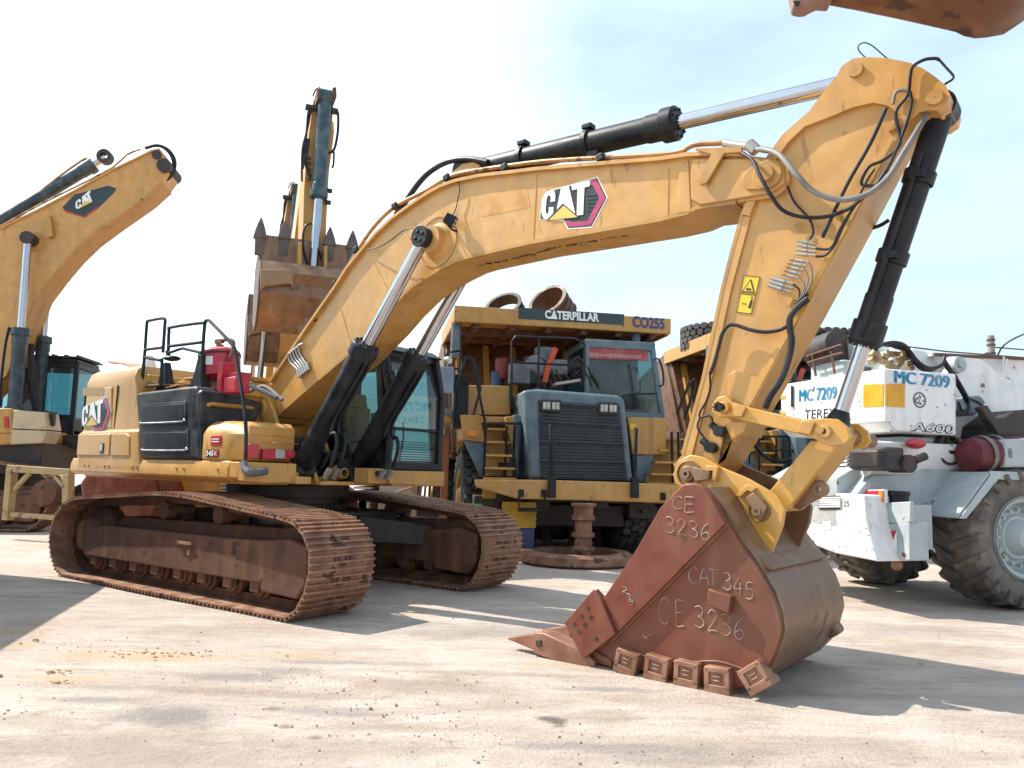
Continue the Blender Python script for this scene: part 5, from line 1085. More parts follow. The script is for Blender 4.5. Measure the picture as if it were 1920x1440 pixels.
# superstructure counterweight
CWY=.42
c0=cy(CWY,(523,265))[0]; c1=cy(CWY,(523,505))[0]; xr=c0[0]
r0=cy(CWY,(848,302))[0]; r1=cy(CWY,(848,566))[0]
lf=cx(xr,(56,330))[0]; lb=cx(xr,(60,560))[0]; zT=c0[2]; zB=(c1[2]+.0)
yF=lf[1]
zlow=cy(CWY,(523,545))[0][2]
m=M()
poly=[(xr,zB),(xr,zT),(r0[0],zT-.0),(r1[0],zlow-.02),(xr+.15,zlow)]
m.prism(poly,'y',CWY,yF); cw=m.build('counterweight',WHT,cr,bev=.02)
UPX=lambda v:V(0,0,1)
def sign(txt,pl_,a,b,c,nrm,mt,par,bold=0):
    dx=(b-a)*.012
    for k in range(3 if bold else 1): text_obj(txt,a+dx*k,b-a-dx*2,c-a,nrm,mt,par,lift=.002+.0015*k)
a,b,c=cx(xr,(140,416),(311,402),(141,362)); sign('MC 7209','x',a,b,c,(-1,0,0),DEC_CY,cw,bold=1)
a,b,c=cx(xr,(165,494),(312,484),(167,455)); sign('TEREX','x',a,b,c,(-1,0,0),DEC_B,cw)
a,b,c=cy(CWY,(566,330),(818,355),(566,275)); sign('MC 7209','y',a,b,c,(0,-1,0),DEC_CY,cw,bold=1)
a,b,c=cy(CWY,(640,549),(840,562),(662,506)); 
text_obj('A600',a,b-a,V(0,0,(c-a)[2]),(0,-1,0),DEC_B,cw,bold=.055,shear=.2); text_obj('A600',a+(b-a)*.012+V(0,0,.012),(b-a)*.976,V(0,0,(c-a)[2]-.024),(0,-1,0),WHT,cw,bold=.0,lift=.008,shear=.2)
m=M(); m.ext(cx(xr-.001,(430,338),(520,336),(520,437),(430,440)),(-.006,0,0)); m.ext(cy(CWY-.001,(527,336),(615,334),(614,442),(527,436)),(0,-.006,0)); m.ext(cx(xr-.001,(57,390),(80,388),(80,402),(57,404)),(-.006,0,0)); m.ext(cx(xr-.001,(57,462),(78,460),(78,474),(57,476)),(-.006,0,0)); m.each('reflective_panel',mat('orange_yellow_sheet',(.75,.36,.01),.45,dirt=((.5,.28,.05),.6,9)),cw,smooth=False)
m=M(); c=cy(CWY-.003,(682,408))[0]; m.ring(c+V(0,.0,0),c+V(0,-.004,0),[(0,.10),(1,.10),(1,.085),(0,.085)],24)
rr=random.Random(9)
for k in range(14): m.cb(c+V(rr.uniform(-.07,.07),-.002,rr.uniform(-.07,.07)),(rr.uniform(.01,.05),.004,rr.uniform(.005,.02)),Matrix.Rotation(rr.uniform(0,3),3,'Y'))
m.build('worn_emblem',DEC_T,cw)
m=M()
for k in range(26): q=cx(xr,(rr.uniform(70,500),rr.uniform(370,500)))[0] if k%3 else cy(CWY,(rr.uniform(540,840),rr.uniform(360,550)))[0]; m.cb(q,(.02,.012,.012) if k%3==0 else (.012,.02,.012))
m.build('rivet',DRKF,cw)
m=M(); m.tube(cx(xr-.02,(108,345),(108,440)),.02,6,0); m.build('grab_rail',DRKF,cw)
# winch and clutter on top
m=M(); A=cx(xr+.25,(190,250),(250,235),(340,225),(345,330),(280,340),(190,345)); m.ext(A,(.5,0,0)); m.ext(cx(xr+.5,(320,140),(390,120),(460,180),(450,260),(330,250)),(.5,0,0)); m.build('winch_bracket',GRYB,cr,bev=.03)
m=M(); a,b=cx(xr+.35,(215,200),(320,165)); m.cyl(a,b,.24,n=20); m.build('winch_drum',DRKF,cr)
m=M()
for p,q_ in(((175,212),(330,160)),((180,240),(335,195)),((200,205),(215,300)),((285,190),(300,290))): m.tube(cx(xr+.12,p,q_),.018,6,0)
m.build('rusty_guard',FRM,cr)
m=M(); m.ext(cx(xr+.9,(430,190),(560,165),(570,270),(430,270)),(.3,0,0)); m.ext(cy(CWY+.5,(560,180),(640,190),(640,280),(560,275)),(0,.4,0)); m.ext(cy(CWY+.8,(650,170),(750,195),(760,300),(650,290)),(0,.3,0)); m.build('valve_cabinet',WHT,cr,bev=.03)
m=M()
for k in range(22):
    q=cy(CWY+.35,(rr.uniform(460,640),rr.uniform(195,270)))[0]; m.cb(q,(rr.uniform(.04,.12),.08,rr.uniform(.04,.12)),Matrix.Rotation(rr.uniform(0,2),3,'Y'))
m.build('valve_fittings',mat('dirty_brass',(.28,.19,.09),.5,.4,dirt=((.5,.4,.25),.5,9)),cr,bev=.008)
m=M()
for d in range(4): m.tube(cy(CWY+.2+.05*d,(480+6*d,170-4*d),(560,148+6*d),(620,165+8*d),(670,230+8*d),(720,262+5*d),(775,255),(795,215+6*d)),.022,7,4)
m.tube(cy(CWY+.3,(790,230),(815,270),(845,310)),.035,7,3)
for d in range(6): m.tube(cy(CWY-.02+.03*d,(850,310+6*d),(885,370+6*d),(905,420+5*d),(880,470),(855,455-8*d)),.016,6,4)
for d in range(7): m.tube(cy(CWY+.1+.04*d,(900+8*d,400),(960+5*d,430+8*d),(1000+6*d,500),(1060+6*d,540-4*d),(1152,560-5*d)),.02,6,4)
m.build('hose_bundle',HOSE,cr)
m=M(); m.ext(cy(CWY+.1,(890,392),(960,388),(985,420),(930,480),(905,470)),(0,.3,0)); m.build('hose_cover',TEAL,cr,bev=.03)
m=M(); m.ext(cy(CWY-.05,(1020,520),(1110,455),(1160,450),(1160,575),(1010,575)),(0,.5,0)); m.ext(cy(CWY-.1,(960,440),(990,430),(1070,560),(1040,570)),(0,.12,0)); m.build('hydraulic_motor',DRKF,cr,bev=.02)
# slewing frame, boom
m=M(); m.ext(cy(CWY+.45,(800,575),(800,300),(855,215),(960,225),(1060,300),(1250,420),(1250,600),(1010,592)),(0,.12,0)); sf=m.build('slewing_frame',GRYB if False else WHT,cr,bev=.01)
m=M(); c=cy(CWY+.43,(852,250))[0]; m.lathe(c+V(0,-.05,0),c+V(0,.1,0),[(0,.06),(0,.11),(.5,.12),(1,.13)],20); m.cyl(c+V(0,-.08,0),c,.05); m.build('boom_pivot',GRYB,sf)
m=M(); m.ext(cy(CWY+.7,(750,200),(840,205),(1330,235),(1330,400),(1150,372),(1010,265),(780,260)),(0,.75,0)); m.ext(cy(CWY+.66,(750,197),(1330,228),(1330,242),(750,210)),(0,.83,0)); o=m.build('boom',WHT,cr,bev=.012)
m=M(); m.tube(cy(CWY+.62,(1060,215),(1052,280),(1075,225)),.018,6,0); m.build('boom_hook',WHT,o)
m=M(); m.ext(cy(CWY+.62,(750,195),(1330,226),(1330,236),(750,208)),(0,.04,0)); m.build('boom_edge_strip',FRM,o)
m=M(); m.tube(cy(CWY+1.0,(480,150),(800,190),(1330,232)),.012,5,0); m.build('hoist_rope',DRKF,cr)
m=M(); m.prism([(xr+.4,zlow-.05),(xr+5.5,zlow-.05),(xr+5.5,zlow-.35),(xr+.4,zlow-.35)],'y',.6,2.2); m.prism([(xr+.9,zlow-.05),(xr+5.0,zlow-.05),(xr+5.0,zlow+.7),(xr+1.4,zlow+.7)],'y',1.1,1.9); m.cyl((xr+2.6,1.4,1.3),(xr+2.6,1.4,zlow-.3),.7,n=28); m.build('turntable',GRYB,cr,bev=.02)
# carrier
xR=CR.x(1600,1000,-2.0)
m=M(); XR=cy(.1,(490,1000))[0][0]
m.prism([(XR+.1,.75),(XR,.95),(XR,1.55),(XR+.35,1.72),(XR+6.5,1.72),(XR+6.5,.75)],'y',.75,2.1); m.build('carrier_frame',GRYB,cr,bev=.02)
m=M(); A=cx(XR,(290,825),(432,835),(440,945),(492,1135),(300,1098),(165,1045),(165,900)); m.ext(A,(.5,0,0)); rb=m.build('rear_bumper',WHT,cr,bev=.02)
m=M(); m.ext(cx(XR-.0,(230,842),(325,838),(325,900),(232,900)),(-.012,0,0)); m.i=1
for k in range(5): m.tube(cx(XR-.02,(232,850+10*k),(325,848+10*k)),.012,5,0)
m.build('rear_grille',[DRKF,WHT],rb)
a,b,c=cx(XR-.002,(340,888),(366,886),(340,862)); text_obj('25',a,b-a,c-a,(-1,0,0),DEC_B,rb)
m=M()
for k in range(70):
    q=cx(XR-.002,(rr.uniform(180,470),rr.uniform(930,1090)))[0]; m.cb(q,(.004,rr.uniform(.01,.07),rr.uniform(.002,.006)),Matrix.Rotation(rr.uniform(-.5,1.4),3,'X'))
m.build('scratch_marks',mat('scuffed_undercoat',(.2,.2,.2),.7),rb)
m=M(); m.ext(cx(XR-.004,(245,955),(285,952),(287,990),(247,992)),(-.004,0,0)); m.build('number_label',WHT,rb)
# engine cover with vent louvres
m=M(); A=cx(XR+.35,(275,640),(385,600),(480,590),(480,640),(455,740),(395,830),(285,825)); m.ext(A,(1.6,0,0)); ec=m.build('engine_cover',WHT,cr,bev=.03)
m=M(); m.i=0
m.ext(cx(XR+.345,(285,640),(368,625),(368,810),(285,812)),(-.004,0,0)); m.i=1
for k in range(11): a,b=cx(XR+.33,(286,650+15.5*k),(368,640+16.2*k)); m.hexa([a,b,b+V(-.05,0,-.04),a+V(-.05,0,-.04),a+V(0,0,.015),b+V(0,0,.015),b+V(-.05,0,-.025),a+V(-.05,0,-.025)])
m.build('vent_louvre',[DRKF,WHT],ec)
m=M(); m.ext(cy(.55,(400,830),(470,745),(640,745),(700,715),(990,720),(900,790),(700,880),(640,880)),(0,.7,0)); m.build('side_body',GRYB,cr,bev=.015)
# mudguard over the near wheel
n0=cy(-.02,(855,942))[0]; n1=cy(-.02,(1000,742))[0]; 
m=M(); m.hexa([(n0[0],-.02,n0[2]),(n0[0],.85,n0[2]),(n1[0],.85,n1[2]),(n1[0],-.02,n1[2]),(n0[0]-.02,-.02,n0[2]+.02),(n0[0]-.02,.85,n0[2]+.02),(n1[0]-.01,.85,n1[2]+.03),(n1[0]-.01,-.02,n1[2]+.03)]); m.box((n1[0],-.02,n1[2]-.002),(n1[0]+2.6,.85,n1[2]+.03)); m.box((n1[0]-.02,-.04,n1[2]-.06),(n1[0]+2.6,-.021,n1[2]+.04))
m.hexa([(n0[0],-.045,n0[2]),(n0[0]+.1,-.045,n0[2]-.0),(n1[0]+.1,-.045,n1[2]-.06),(n1[0],-.045,n1[2]),(n0[0],-.022,n0[2]),(n0[0]+.1,-.022,n0[2]),(n1[0]+.1,-.022,n1[2]-.06),(n1[0],-.022,n1[2])])
md=m.build('mudguard',GRYB,cr,bev=.006)
m=M()
for sh in([(730,735),(800,715),(825,760),(790,770),(750,765)],[(665,850),(720,835),(800,850),(760,862),(700,858)]):
    pass
# outrigger box and jack on the near rear corner
b0=cy(-.05,(640,965))[0]; b1=cy(-.05,(727,1130))[0]; 
xa,xb=cy(-.05,(636,1000))[0][0],b1[0]; zt_,zb_=cy(-.05,(680,960))[0][2],cy(-.05,(690,1132))[0][2]
ya=cx(xa,(520,1050))[0][1]
m=M(); m.box((xa,-.05,zb_),(xb,ya,zt_)); ob=m.build('outrigger_box',GRYB,cr,bev=.015)
m=M(); m.ext(cx(xa,(435,875),(640,865),(640,960),(520,975),(495,1000),(490,1130),(460,1000)),(.06,0,0)); m.box((xa+.06,.2,zb_+.1),(xa+.6,2.6,zt_+.2)); m.build('outrigger_beam',GRYB,ob,bev=.01)
m=M(); m.ext(cx(xa-.002,(520,1078),(548,1000),(580,995),(552,1078)),(-.006,0,0)); m.i=1; m.ext(cx(xa-.003,(552,1078),(580,995),(580,1098),(545,1102)),(-.004,0,0)); m.build('chevron_reflector',[DEC_R,DEC_W],ob,smooth=False)
a=cx(xa+.15,(587,818))[0]; b=cx(xa+.15,(587,975))[0]; m=M(); m.lathe(b,a,[(0,.115),(.88,.115),(.89,.13),(1,.13)],20); m.build('outrigger_jack',BLK,ob)
c=cx(xa+.2,(580,1150))[0]; m=M(); m.sphere(c,.07,12,8); m.cyl(c,c+V(0,0,.15),.05); m.build('jack_ball',TRK,ob)
m=M(); m.ext(cx(xa-.05,(440,812),(523,810),(525,872),(440,868)),(.05,0,0)); m.i=1; m.ext(cx(xa-.055,(444,818),(498,816),(498,866),(444,864)),(-.02,0,0)); m.i=2; m.ext(cx(xa-.055,(502,816),(521,815),(522,866),(502,866)),(-.02,0,0)); m.build('tail_lamp',[WHT,mat('red_lens',(.45,.02,.05),.25),AMB],ob,smooth=False)
# cooler, fan, rolls
m=M(); m.ext(cy(.22,(492,632),(545,618),(615,622),(615,722),(545,728),(494,716)),(0,.5,0)); o=m.build('oil_cooler',DRKF,cr,bev=.03); m=M()
for k in range(6): m.tube(cy(.21,(496,640+14*k),(535,636+14.5*k)),.012,5,0)
m.build('cooler_fin',GRIL,o)
m=M(); c=cy(.18,(640,695))[0]; m.cyl(c,c+V(0,.3,0),.11,n=16); m.cyl(c+V(.1,.02,.05),c+V(.25,.02,.1),.05); m.build('pump_motor',DRKF,o)
m=M(); m.ext(cy(.6,(640,650),(790,630),(815,690),(670,735)),(0,.4,0)); m.build('inner_panel',WHT,cr,bev=.01)
m=M(); c=cy(.5,(822,632))[0]; m.ring(c,c+V(0,.12,0),[(0,.2),(1,.2),(1,.17),(0,.17)],24); m.cyl(c+V(0,-.02,0),c+V(0,.1,0),.06)
for k in range(8): an=k*math.pi/4; m.cb(c+V(.11*math.cos(an),.05,.11*math.sin(an)),(.14,.02,.05),Matrix.Rotation(-an+.3,3,'Y'))
m.build('cooling_fan',DRKF,cr)
m=M(); c=cy(.35,(663,605))[0]; m.sphere(c,.12,14,8,(1,1,.55)); m.build('red_cap',REDP,cr)
a,b=cy(.25,(895,655),(1075,645)); mt_=mat('maroon_tarpaulin',(.11,.010,.018),.6,dirt=((.16,.06,.06),.4,4),bump=.3,bscale=12)
m=M(); m.lathe(a,b+V(.3,0,0),[(0,.1),(.03,.21),(.3,.225),(.5,.21),(.8,.225),(1,.22)],20); o=place(tag(m.build('tarpaulin_roll',mt_),'maroon tarpaulin roll tied with straps on the crane mudguard','tarpaulin roll'),CR)
m=M()
for t in(.3,.62): q=a.lerp(b,t); m.ring(q,q+(b-a)*.09,[(0,.226),(1,.226),(1,.238),(0,.238)],24)
m.build('strap',HOSEG,o)
m=M(); m.ext(cy(.02,(1070,585),(1300,575),(1300,712),(1068,712)),(0,.5,0)); m.build('side_tank',GRYB,cr,bev=.02)
# ================================================================ EXCAVATOR BEHIND ON THE LEFT
LX=Fr(-13.1,18.2,.12)
le=empty('excavator',LX,'yellow excavator with raised boom and no stick, beyond the pale yellow trestle','excavator','excavators parked behind the front one')
ly=lambda val,*p:[LX.y(u,v,val) for u,v in p]
lb=ly(-.48,*ZL((0,360),(75,322),(150,285),(270,222),(400,150),(480,112),(540,82),(568,76),(582,92),(580,112),(605,130),(598,160),(575,192),(515,246),(380,340),(310,392),(250,450),(190,520),(130,600),(95,690),(60,790),(20,880),(-60,960),(-170,1010),(-190,900),(-150,700),(-70,480)))
m=M(); m.prism(xz(lb),'y',-.48,.26); bo=m.build('boom',YEL,le,smooth=False)
edge_plate(xz(lb)[0:8],LX,-.52,.3,.04,YEL,bo,'top_plate'); edge_plate(xz(lb)[12:22],LX,-.5,.28,.04,YELO,bo,'bottom_plate')
m=M()
def flat(pts,mi,k): m.i=mi; m.ext(ly(-.482-.004*k,*ZL(*pts)),(0,-.0035,0))
flat([(222,282),(265,236),(385,205),(413,214),(405,230),(350,283),(300,318),(232,297)],0,0); flat([(226,288),(238,294),(298,314),(345,280),(350,284),(300,319),(231,298)],1,1)
QM=quad_map(*[LX.y(*p,-.49) for p in ZL((268,303),(352,268),(325,222),(262,262))],w=75,h=62)
for mi,pl in((2,[(24,33),(24,28),(22,18),(14,15.5),(8,17),(5,22),(4,30),(6,48),(9,54),(15,57),(22,58),(26,55),(27,50),(26.5,42),(18.5,41),(19,48),(17,50.5),(14,49),(12.5,44),(11,30),(12,24.5),(15,24),(16.5,28),(16.8,33)]),(2,[(26,16),(35,60),(46,62),(57,18),(48,20),(46,28),(36,27),(34,17)]),(2,[(45,62),(46,53.5),(53.5,55),(51,17.5),(60,17.5),(63,56),(69.5,57),(71,66)]),(3,[(15,14),(38,36.5),(58,16.5)])):
    m.i=mi; m.ext([QM(a,b)+V(0,-.004*mi,0) for a,b in pl],(0,-.0035,0))
m.build('maker_emblem',[DEC_T,DEC_R,DEC_W,DEC_Y],bo,smooth=False)
def lram(pa,pg,pb,yy,R,r):
    a=LX.y(*ZL(pa)[0],-.75);g=LX.y(*ZL(pg)[0],-.75);b=LX.y(*ZL(pb)[0],-.75)
    a,g,b=[V(p[0],yy,p[2]) for p in(a,g,b)]; g=a+(b-a)*((g-a).dot(b-a)/(b-a).length_squared); o=ram(le,a,b,g,R,r,0,'boom_cylinder',mt=CYLB); return a,g,b,o
CYLB=mat('blue_black_paint',(.02,.045,.06),.4,dirt=((.15,.14,.13),.4,2.5),var=.15)
a,g,b,o=lram((50,1010),(70,712),(100,392),-.75,.155,.085)
m=M(); m.lathe((b[0],-.85,b[2]),(b[0],-.5,b[2]),[(0,.1),(0,.15),(.4,.16),(1,.15)],22); m.build('rod_eye',DRKF,o)
m=M(); m.lathe((b[0],-.55,b[2]),(b[0],-.46,b[2]),[(0,.2),(1,.26)],24); m.build('knee_boss',YEL,bo)
o2=ram(le,(a[0],.35,a[2]),(b[0],.35,b[2]),(g[0],.35,g[2]),.155,.085,0,'boom_cylinder',mt=CYLB)
m=M(); m.tube([g+V(-.2,-.1,0),g+V(-.25,-.1,-.5),g+V(-.25,-.1,-1.6),g+V(-.1,-.2,-2.2)],.03,7,3); m.build('cylinder_pipe',BLK,o)
a=LX.y(*ZL((-20,345))[0],-.11);g=LX.y(*ZL((335,130))[0],-.11);b=LX.y(*ZL((374,104))[0],-.11); o=ram(le,a,b,g,.15,.09,0,'stick_cylinder',mt=CYLB)
m=M(); m.ring((b[0],-.22,b[2]),(b[0],.0,b[2]),[(0,.175),(1,.175),(1,.09),(0,.09)],24); m.build('rod_eye',DRKF,o)
m=M(); m.tube(ly(-.2,*ZL((0,325),(60,290),(200,180),(290,115),(310,108))),.03,7,2); m.tube(ly(-.42,*ZL((0,350),(150,268),(270,208),(400,140),(450,95),(500,75))),.025,7,2); m.build('boom_pipe',PIPE,bo)
m=M(); m.tube(ly(-.3,*ZL((515,72),(560,62),(600,80),(622,120),(612,165),(580,192))),.04,8,4); m.tube(ly(-.15,*ZL((520,68),(570,66),(605,95),(615,140),(590,185))),.03,8,4); m.build('hose_loop',HOSE,bo)
c=LX.y(*ZL((556,95))[0],-.5); m=M(); m.cyl((c[0],-.53,c[2]),(c[0],-.47,c[2]),.11,n=20); c2=LX.y(*ZL((585,135))[0],-.5); m.lathe((c2[0],-.58,c2[2]),(c2[0],.32,c2[2]),[(0,.1),(0,.17),(1,.17),(1,.1)],22); m.build('nose_pin',DRKF,bo)
m=M(); m.prism(xz(ly(-.49,*ZL((163,318),(185,316),(195,388),(175,393)))),'y',-.6,-.49); m.build('lamp_bracket',YELO,bo)
# body
m=M(); A=ly(-1.5,*ZG((-60,500),(60,500),(92,515),(92,690),(-60,690))); m.prism(xz(A),'y',-1.5,-.7); m.prism([(p[0],p[2]) for p in ly(-1.5,*ZG((-60,690),(95,690),(90,760),(60,775),(-60,780)))],'y',-1.5,-.7); fb=m.build('tool_box',YELO,le,bev=.03)
x1=LX.y(*ZG((92,600))[0],-1.5)[0]; zt_=LX.y(*ZG((92,515))[0],-1.5)[2]; zb_=LX.y(*ZG((92,775))[0],-1.5)[2]
m=M(); m.hexa([(x1,-1.5,zb_+.35),(x1+.7,-1.4,zb_+.35),(x1+.7,-.7,zb_+.35),(x1,-.7,zb_+.35),(x1,-1.5,zt_),(x1+.6,-1.4,zt_-.02),(x1+.6,-.7,zt_-.02),(x1,-.7,zt_)]); m.hexa([(x1,-1.5,zb_),(x1+.6,-1.4,zb_+.05),(x1+.6,-.7,zb_+.05),(x1,-.7,zb_),(x1,-1.5,zb_+.33),(x1+.7,-1.4,zb_+.33),(x1+.7,-.7,zb_+.33),(x1,-.7,zb_+.33)]); m.build('side_box',mat('pale_cream',(.55,.45,.3),.5,dirt=(DUST,.5,3)),fb,bev=.02)  # side box in a paler cream than the yellow tool box
m=M(); m.cb((x1+.66,-1.15,zb_+.6),(.1,.12,.3)); 
for k in range(4): m.cb((x1+.66,-1.15,zb_+.5+k*.06),(.12,.16,.02))
m.build('vent_slot',DRKF,fb); m=M(); m.prism(xz(ly(-1.505,*ZG((33,565),(62,565),(66,650),(38,650)))),'y',-1.53,-1.5); m.build('red_lamp',DEC_R,fb)
zc=zb_+.05
m=M(); m.box((-3.8,-1.6,zc),(-.2,1.7,zc+.25)); m.box((-4.2,-1.6,zc+.1),(-2.6,1.6,zc+1.7)); m.box((-2.6,-1.4,zc+.25),(-.9,1.3,zc+1.3)); m.box((.2,-.7,zc),(2.4,1.75,zc+.3)); m.build('upper_body',YELO,le,bev=.05)
m=M(); m.lathe((0,0,zc-.6),(0,0,zc),[(0,.95),(1,.95)],36); m.box((-1.6,-1.5,.7),(1.6,1.5,1.2)); m.build('swing_ring',DRKF,le)
# cab with far-side windows
def simple_cab(parent,x0,x1,y0,y1,z0,z1,mt=BLK,gl=GLSD):
    m=M()
    for x in(x0,x1):
        for y in(y0,y1): m.cb((x,y,(z0+z1)/2),(.11,.11,z1-z0))
    for z in(z0+.25,z1-.06):
        m.cb(((x0+x1)/2,y0,z),(x1-x0,.1,.5 if z<z1-.5 else .14)); m.cb(((x0+x1)/2,y1,z),(x1-x0,.1,.5 if z<z1-.5 else .14)); m.cb((x0,(y0+y1)/2,z),(.1,y1-y0,.5 if z<z1-.5 else .14)); m.cb((x1,(y0+y1)/2,z),(.1,y1-y0,.3 if z<z1-.5 else .14))
    m.cb(((x0+x1)/2,y0,(z0+z1)/2),(.09,.09,z1-z0)); m.box((x0-.1,y0-.06,z1),(x1+.02,y1+.06,z1+.1)); m.box((x0+.4,y0+.3,z0+.2),(x0+.95,y1-.3,z0+.6)); m.box((x0+.3,y0+.3,z0+.5),(x0+.48,y1-.3,z0+1.3))
    o=m.build('cab',mt,parent,bev=.02)
    for nm,pts in(('windscreen',[(x1,y0+.05,z0+.4),(x1,y1-.05,z0+.4),(x1,y1-.05,z1-.12),(x1,y0+.05,z1-.12)]),('side_window',[(x0+.05,y0,z0+.5),(x1-.05,y0,z0+.5),(x1-.05,y0,z1-.12),(x0+.05,y0,z1-.12)]),('side_window',[(x0+.05,y1,z0+.5),(x1-.05,y1,z0+.5),(x1-.05,y1,z1-.12),(x0+.05,y1,z1-.12)])):
        m=M(); m.poly(pts); m.build(nm,gl,o,smooth=False)
    m=M(); m.box((x0-.05,y0-.08,z1+.12),(x1+.1,y1+.08,z1+.16)); 
    for k in range(7): m.cb((x0+k*(x1-x0)/6,(y0+y1)/2,z1+.18),(.05,y1-y0+.1,.04))
    m.build('roof_guard',DRKF,o)
    return o
cA=LX.x(*ZG((290,200))[0],1.3); cB=LX.x(*ZG((500,690))[0],1.3); ycab0=max(.35,min(cA[1],cB[1]))
simple_cab(le,.75,2.45,.42,1.65,zc+.25,3.92)
m=M(); m.box((.4,.1,zc-.05),(2.9,1.75,zc+.25)); m.box((-3.8,-1.3,1.2),(2.6,1.3,zc)); m.build('revolving_frame',DRKF,le,bev=.02)
m=M(); m.tube(ly(-.3,*ZG((240,20),(230,150),(250,300),(280,450),(300,560))),.07,8,3); m.tube(ly(-.2,*ZG((180,190),(230,280),(210,400),(290,480),(300,620))),.05,8,3); m.tube(ly(-.2,*ZG((250,150),(270,250),(240,380),(260,520))),.05,8,3); m.build('hose_bundle',HOSE,le)
PR2=[(p[0]*1.18,p[1]*1.38) for p in PROF]
for yc in(-1.5,1.5): crawler(le,yc,.75,PR2,lambda m:m,detail=False,shoe_step=.23)
m=M(); c=LX.y(*ZG((360,1140))[0],-1.75); m.lathe((c[0],-1.98,c[2]),(c[0],-1.6,c[2]),[(0,.08),(0,.26),(.2,.29),(.9,.33),(1,.33)],28); m.build('final_drive',FRM,le)
# ================================================================ TWO EXCAVATORS FACING THE CAMERA, STICKS RAISED
BX=Fr(-6.1,20.15,-1.20)
XF=7.0
bx=lambda val,*p:[BX.x(u,v,val) for u,v in Z7(*p)]
be=empty('excavator',BX,'excavator with stick hanging upright and toothed bucket curled up, behind the front boom','excavator','excavators parked behind the front one')
yz=lambda pts:[(p[1],p[2]) for p in pts]
m=M(); st=yz(bx(XF,(372,95),(392,78),(452,78),(470,90),(452,350),(440,560),(430,780),(432,930),(330,930),(322,780),(328,520),(345,300)))
m.prism(st,'x',XF-.85,XF); sk=m.build('stick',YELO,be,bev=.01)
yc0=sum(p[0] for p in st)/len(st)
m=M(); ct=bx(XF,(378,80),(392,78),(395,120),(380,130)); m.ext(ct,(.35,0,0)); m.ext(bx(XF,(450,75),(468,72),(470,120),(452,122)),(.35,0,0)); m.build('cylinder_lug',FRM,sk,bev=.01)
a,g,b=[BX.x(*Z7(p)[0],XF+.17) for p in((428,85),(398,560),(368,935))]
o=ram(be,a,b,g,.125,.075,0,'bucket_cylinder',mt=mat('teal_blue_paint',(.02,.06,.085),.4,dirt=((.2,.19,.18),.4,3)),gl=.1)
m=M()
for pts,r in((((405,65),(430,62),(440,75)),.02),(((370,75),(385,45),(405,35)),.015),(((375,130),(350,140),(340,250),(330,330),(322,420)),.022),(((362,140),(342,240),(320,330),(318,480)),.02),(((350,280),(335,380),(350,440),(360,460)),.03),(((478,145),(490,160),(488,250),(470,330),(435,350)),.025),(((470,340),(468,400),(460,415)),.02),(((365,680),(335,690),(322,750),(330,820),(345,870)),.018),(((370,720),(395,790),(410,850)),.015)):
    m.tube(bx(XF+.1,*pts),r,7,3)
m.build('hydraulic_hose',HOSE,sk)
m=M(); m.cb(bx(XF+.05,(375,135))[0],(.15,.3,.07)); m.cb(bx(XF+.05,(455,145))[0],(.15,.25,.07)); m.cb(bx(XF+.02,(448,525))[0],(.08,.1,.07)); m.cb(bx(XF+.02,(442,580))[0],(.08,.1,.07)); 
for k in range(5): m.cyl(bx(XF+.1,(335+3*k,360+25*k))[0],bx(XF+.1,(360,375+25*k))[0],.03,n=6)
m.build('pipe_clamp',DRKF,sk,bev=.008)
# boom coming up from the body to the head of the stick
zs=bx(XF-.4,(420,85))[0][2]; ys=bx(XF-.4,(418,85))[0][1]; ybm=ys+.04
m=M(); m.prism([(-.2,2.1),(.2,1.9),(2.9,4.6),(4.6,6.1),(XF-.9,zs-.75),(XF-.75,zs-.45),(XF-.9,zs-.2),(XF-1.3,zs-.2),(4.2,6.7),(2.0,5.3)],'y',ybm-.25,ybm+.25); bm2=m.build('boom',YEL,be,bev=.01)
for yy in(ybm-.62,ybm+.62):
    a=V(1.0,yy,1.6);b=V(3.2,yy,5.3);g=a.lerp(b,.52); ram(be,a,b,g,.13,.07,0,'boom_cylinder')
# linkage and bucket
m=M(); m.prism(yz(bx(XF+.32,(300,925),(318,905),(340,915),(345,970),(410,970),(418,915),(435,905),(440,960),(432,1060),(400,1075),(310,1075),(298,1020))),'x',XF-.1,XF+.32); m.build('power_link',YELB,be,bev=.015)
m=M(); m.ext(bx(XF+.3,(300,770),(318,765),(318,960),(298,960)),(-.6,0,0)); m.ext(bx(XF+.3,(425,785),(440,782),(438,960),(424,960)),(-.6,0,0)); m.build('idler_link',YELO,be,bev=.01)
yL_=BX.x(*Z7((110,900))[0],XF)[1]; yR_=BX.x(*Z7((572,900))[0],XF)[1]; y0_,y1_=min(yL_,yR_),max(yL_,yR_)
Zv=lambda v:BX.x(*Z7((330,v))[0],XF)[2]
# profile of the curled bucket seen from its side (x forward to the viewer)
prf=[(XF+.05,Zv(760)),(XF+.10,Zv(900)),(XF+.45,Zv(905)),(XF+.62,Zv(960)),(XF+.55,Zv(1010)),(XF+.60,Zv(1060)),(XF+.50,Zv(1130)),(XF+.2,Zv(1185)),(XF-.4,Zv(1190)),(XF-.9,Zv(1130)),(XF-1.2,Zv(1000)),(XF-1.25,Zv(850))]
m=M(); th=.05; C_=V(XF-.4,0,Zv(980))
r0=[V(x,y0_+.03,z) for x,z in prf]; ins=[V(p[0]+(C_[0]-p[0])*.08,p[1],p[2]+(C_[2]-p[2])*.08) for p in r0]
W_=y1_-y0_-.06
m.loft([[p,p+V(0,W_,0),q+V(0,W_,0),q] for p,q in zip(r0,ins)]); bk=m.build('bucket',BKTS,be,ang=30)
m=M()
for y in(y0_,y1_-.05): m.prism([*prf,(XF-.6,Zv(800))],'y',y,y+.05)
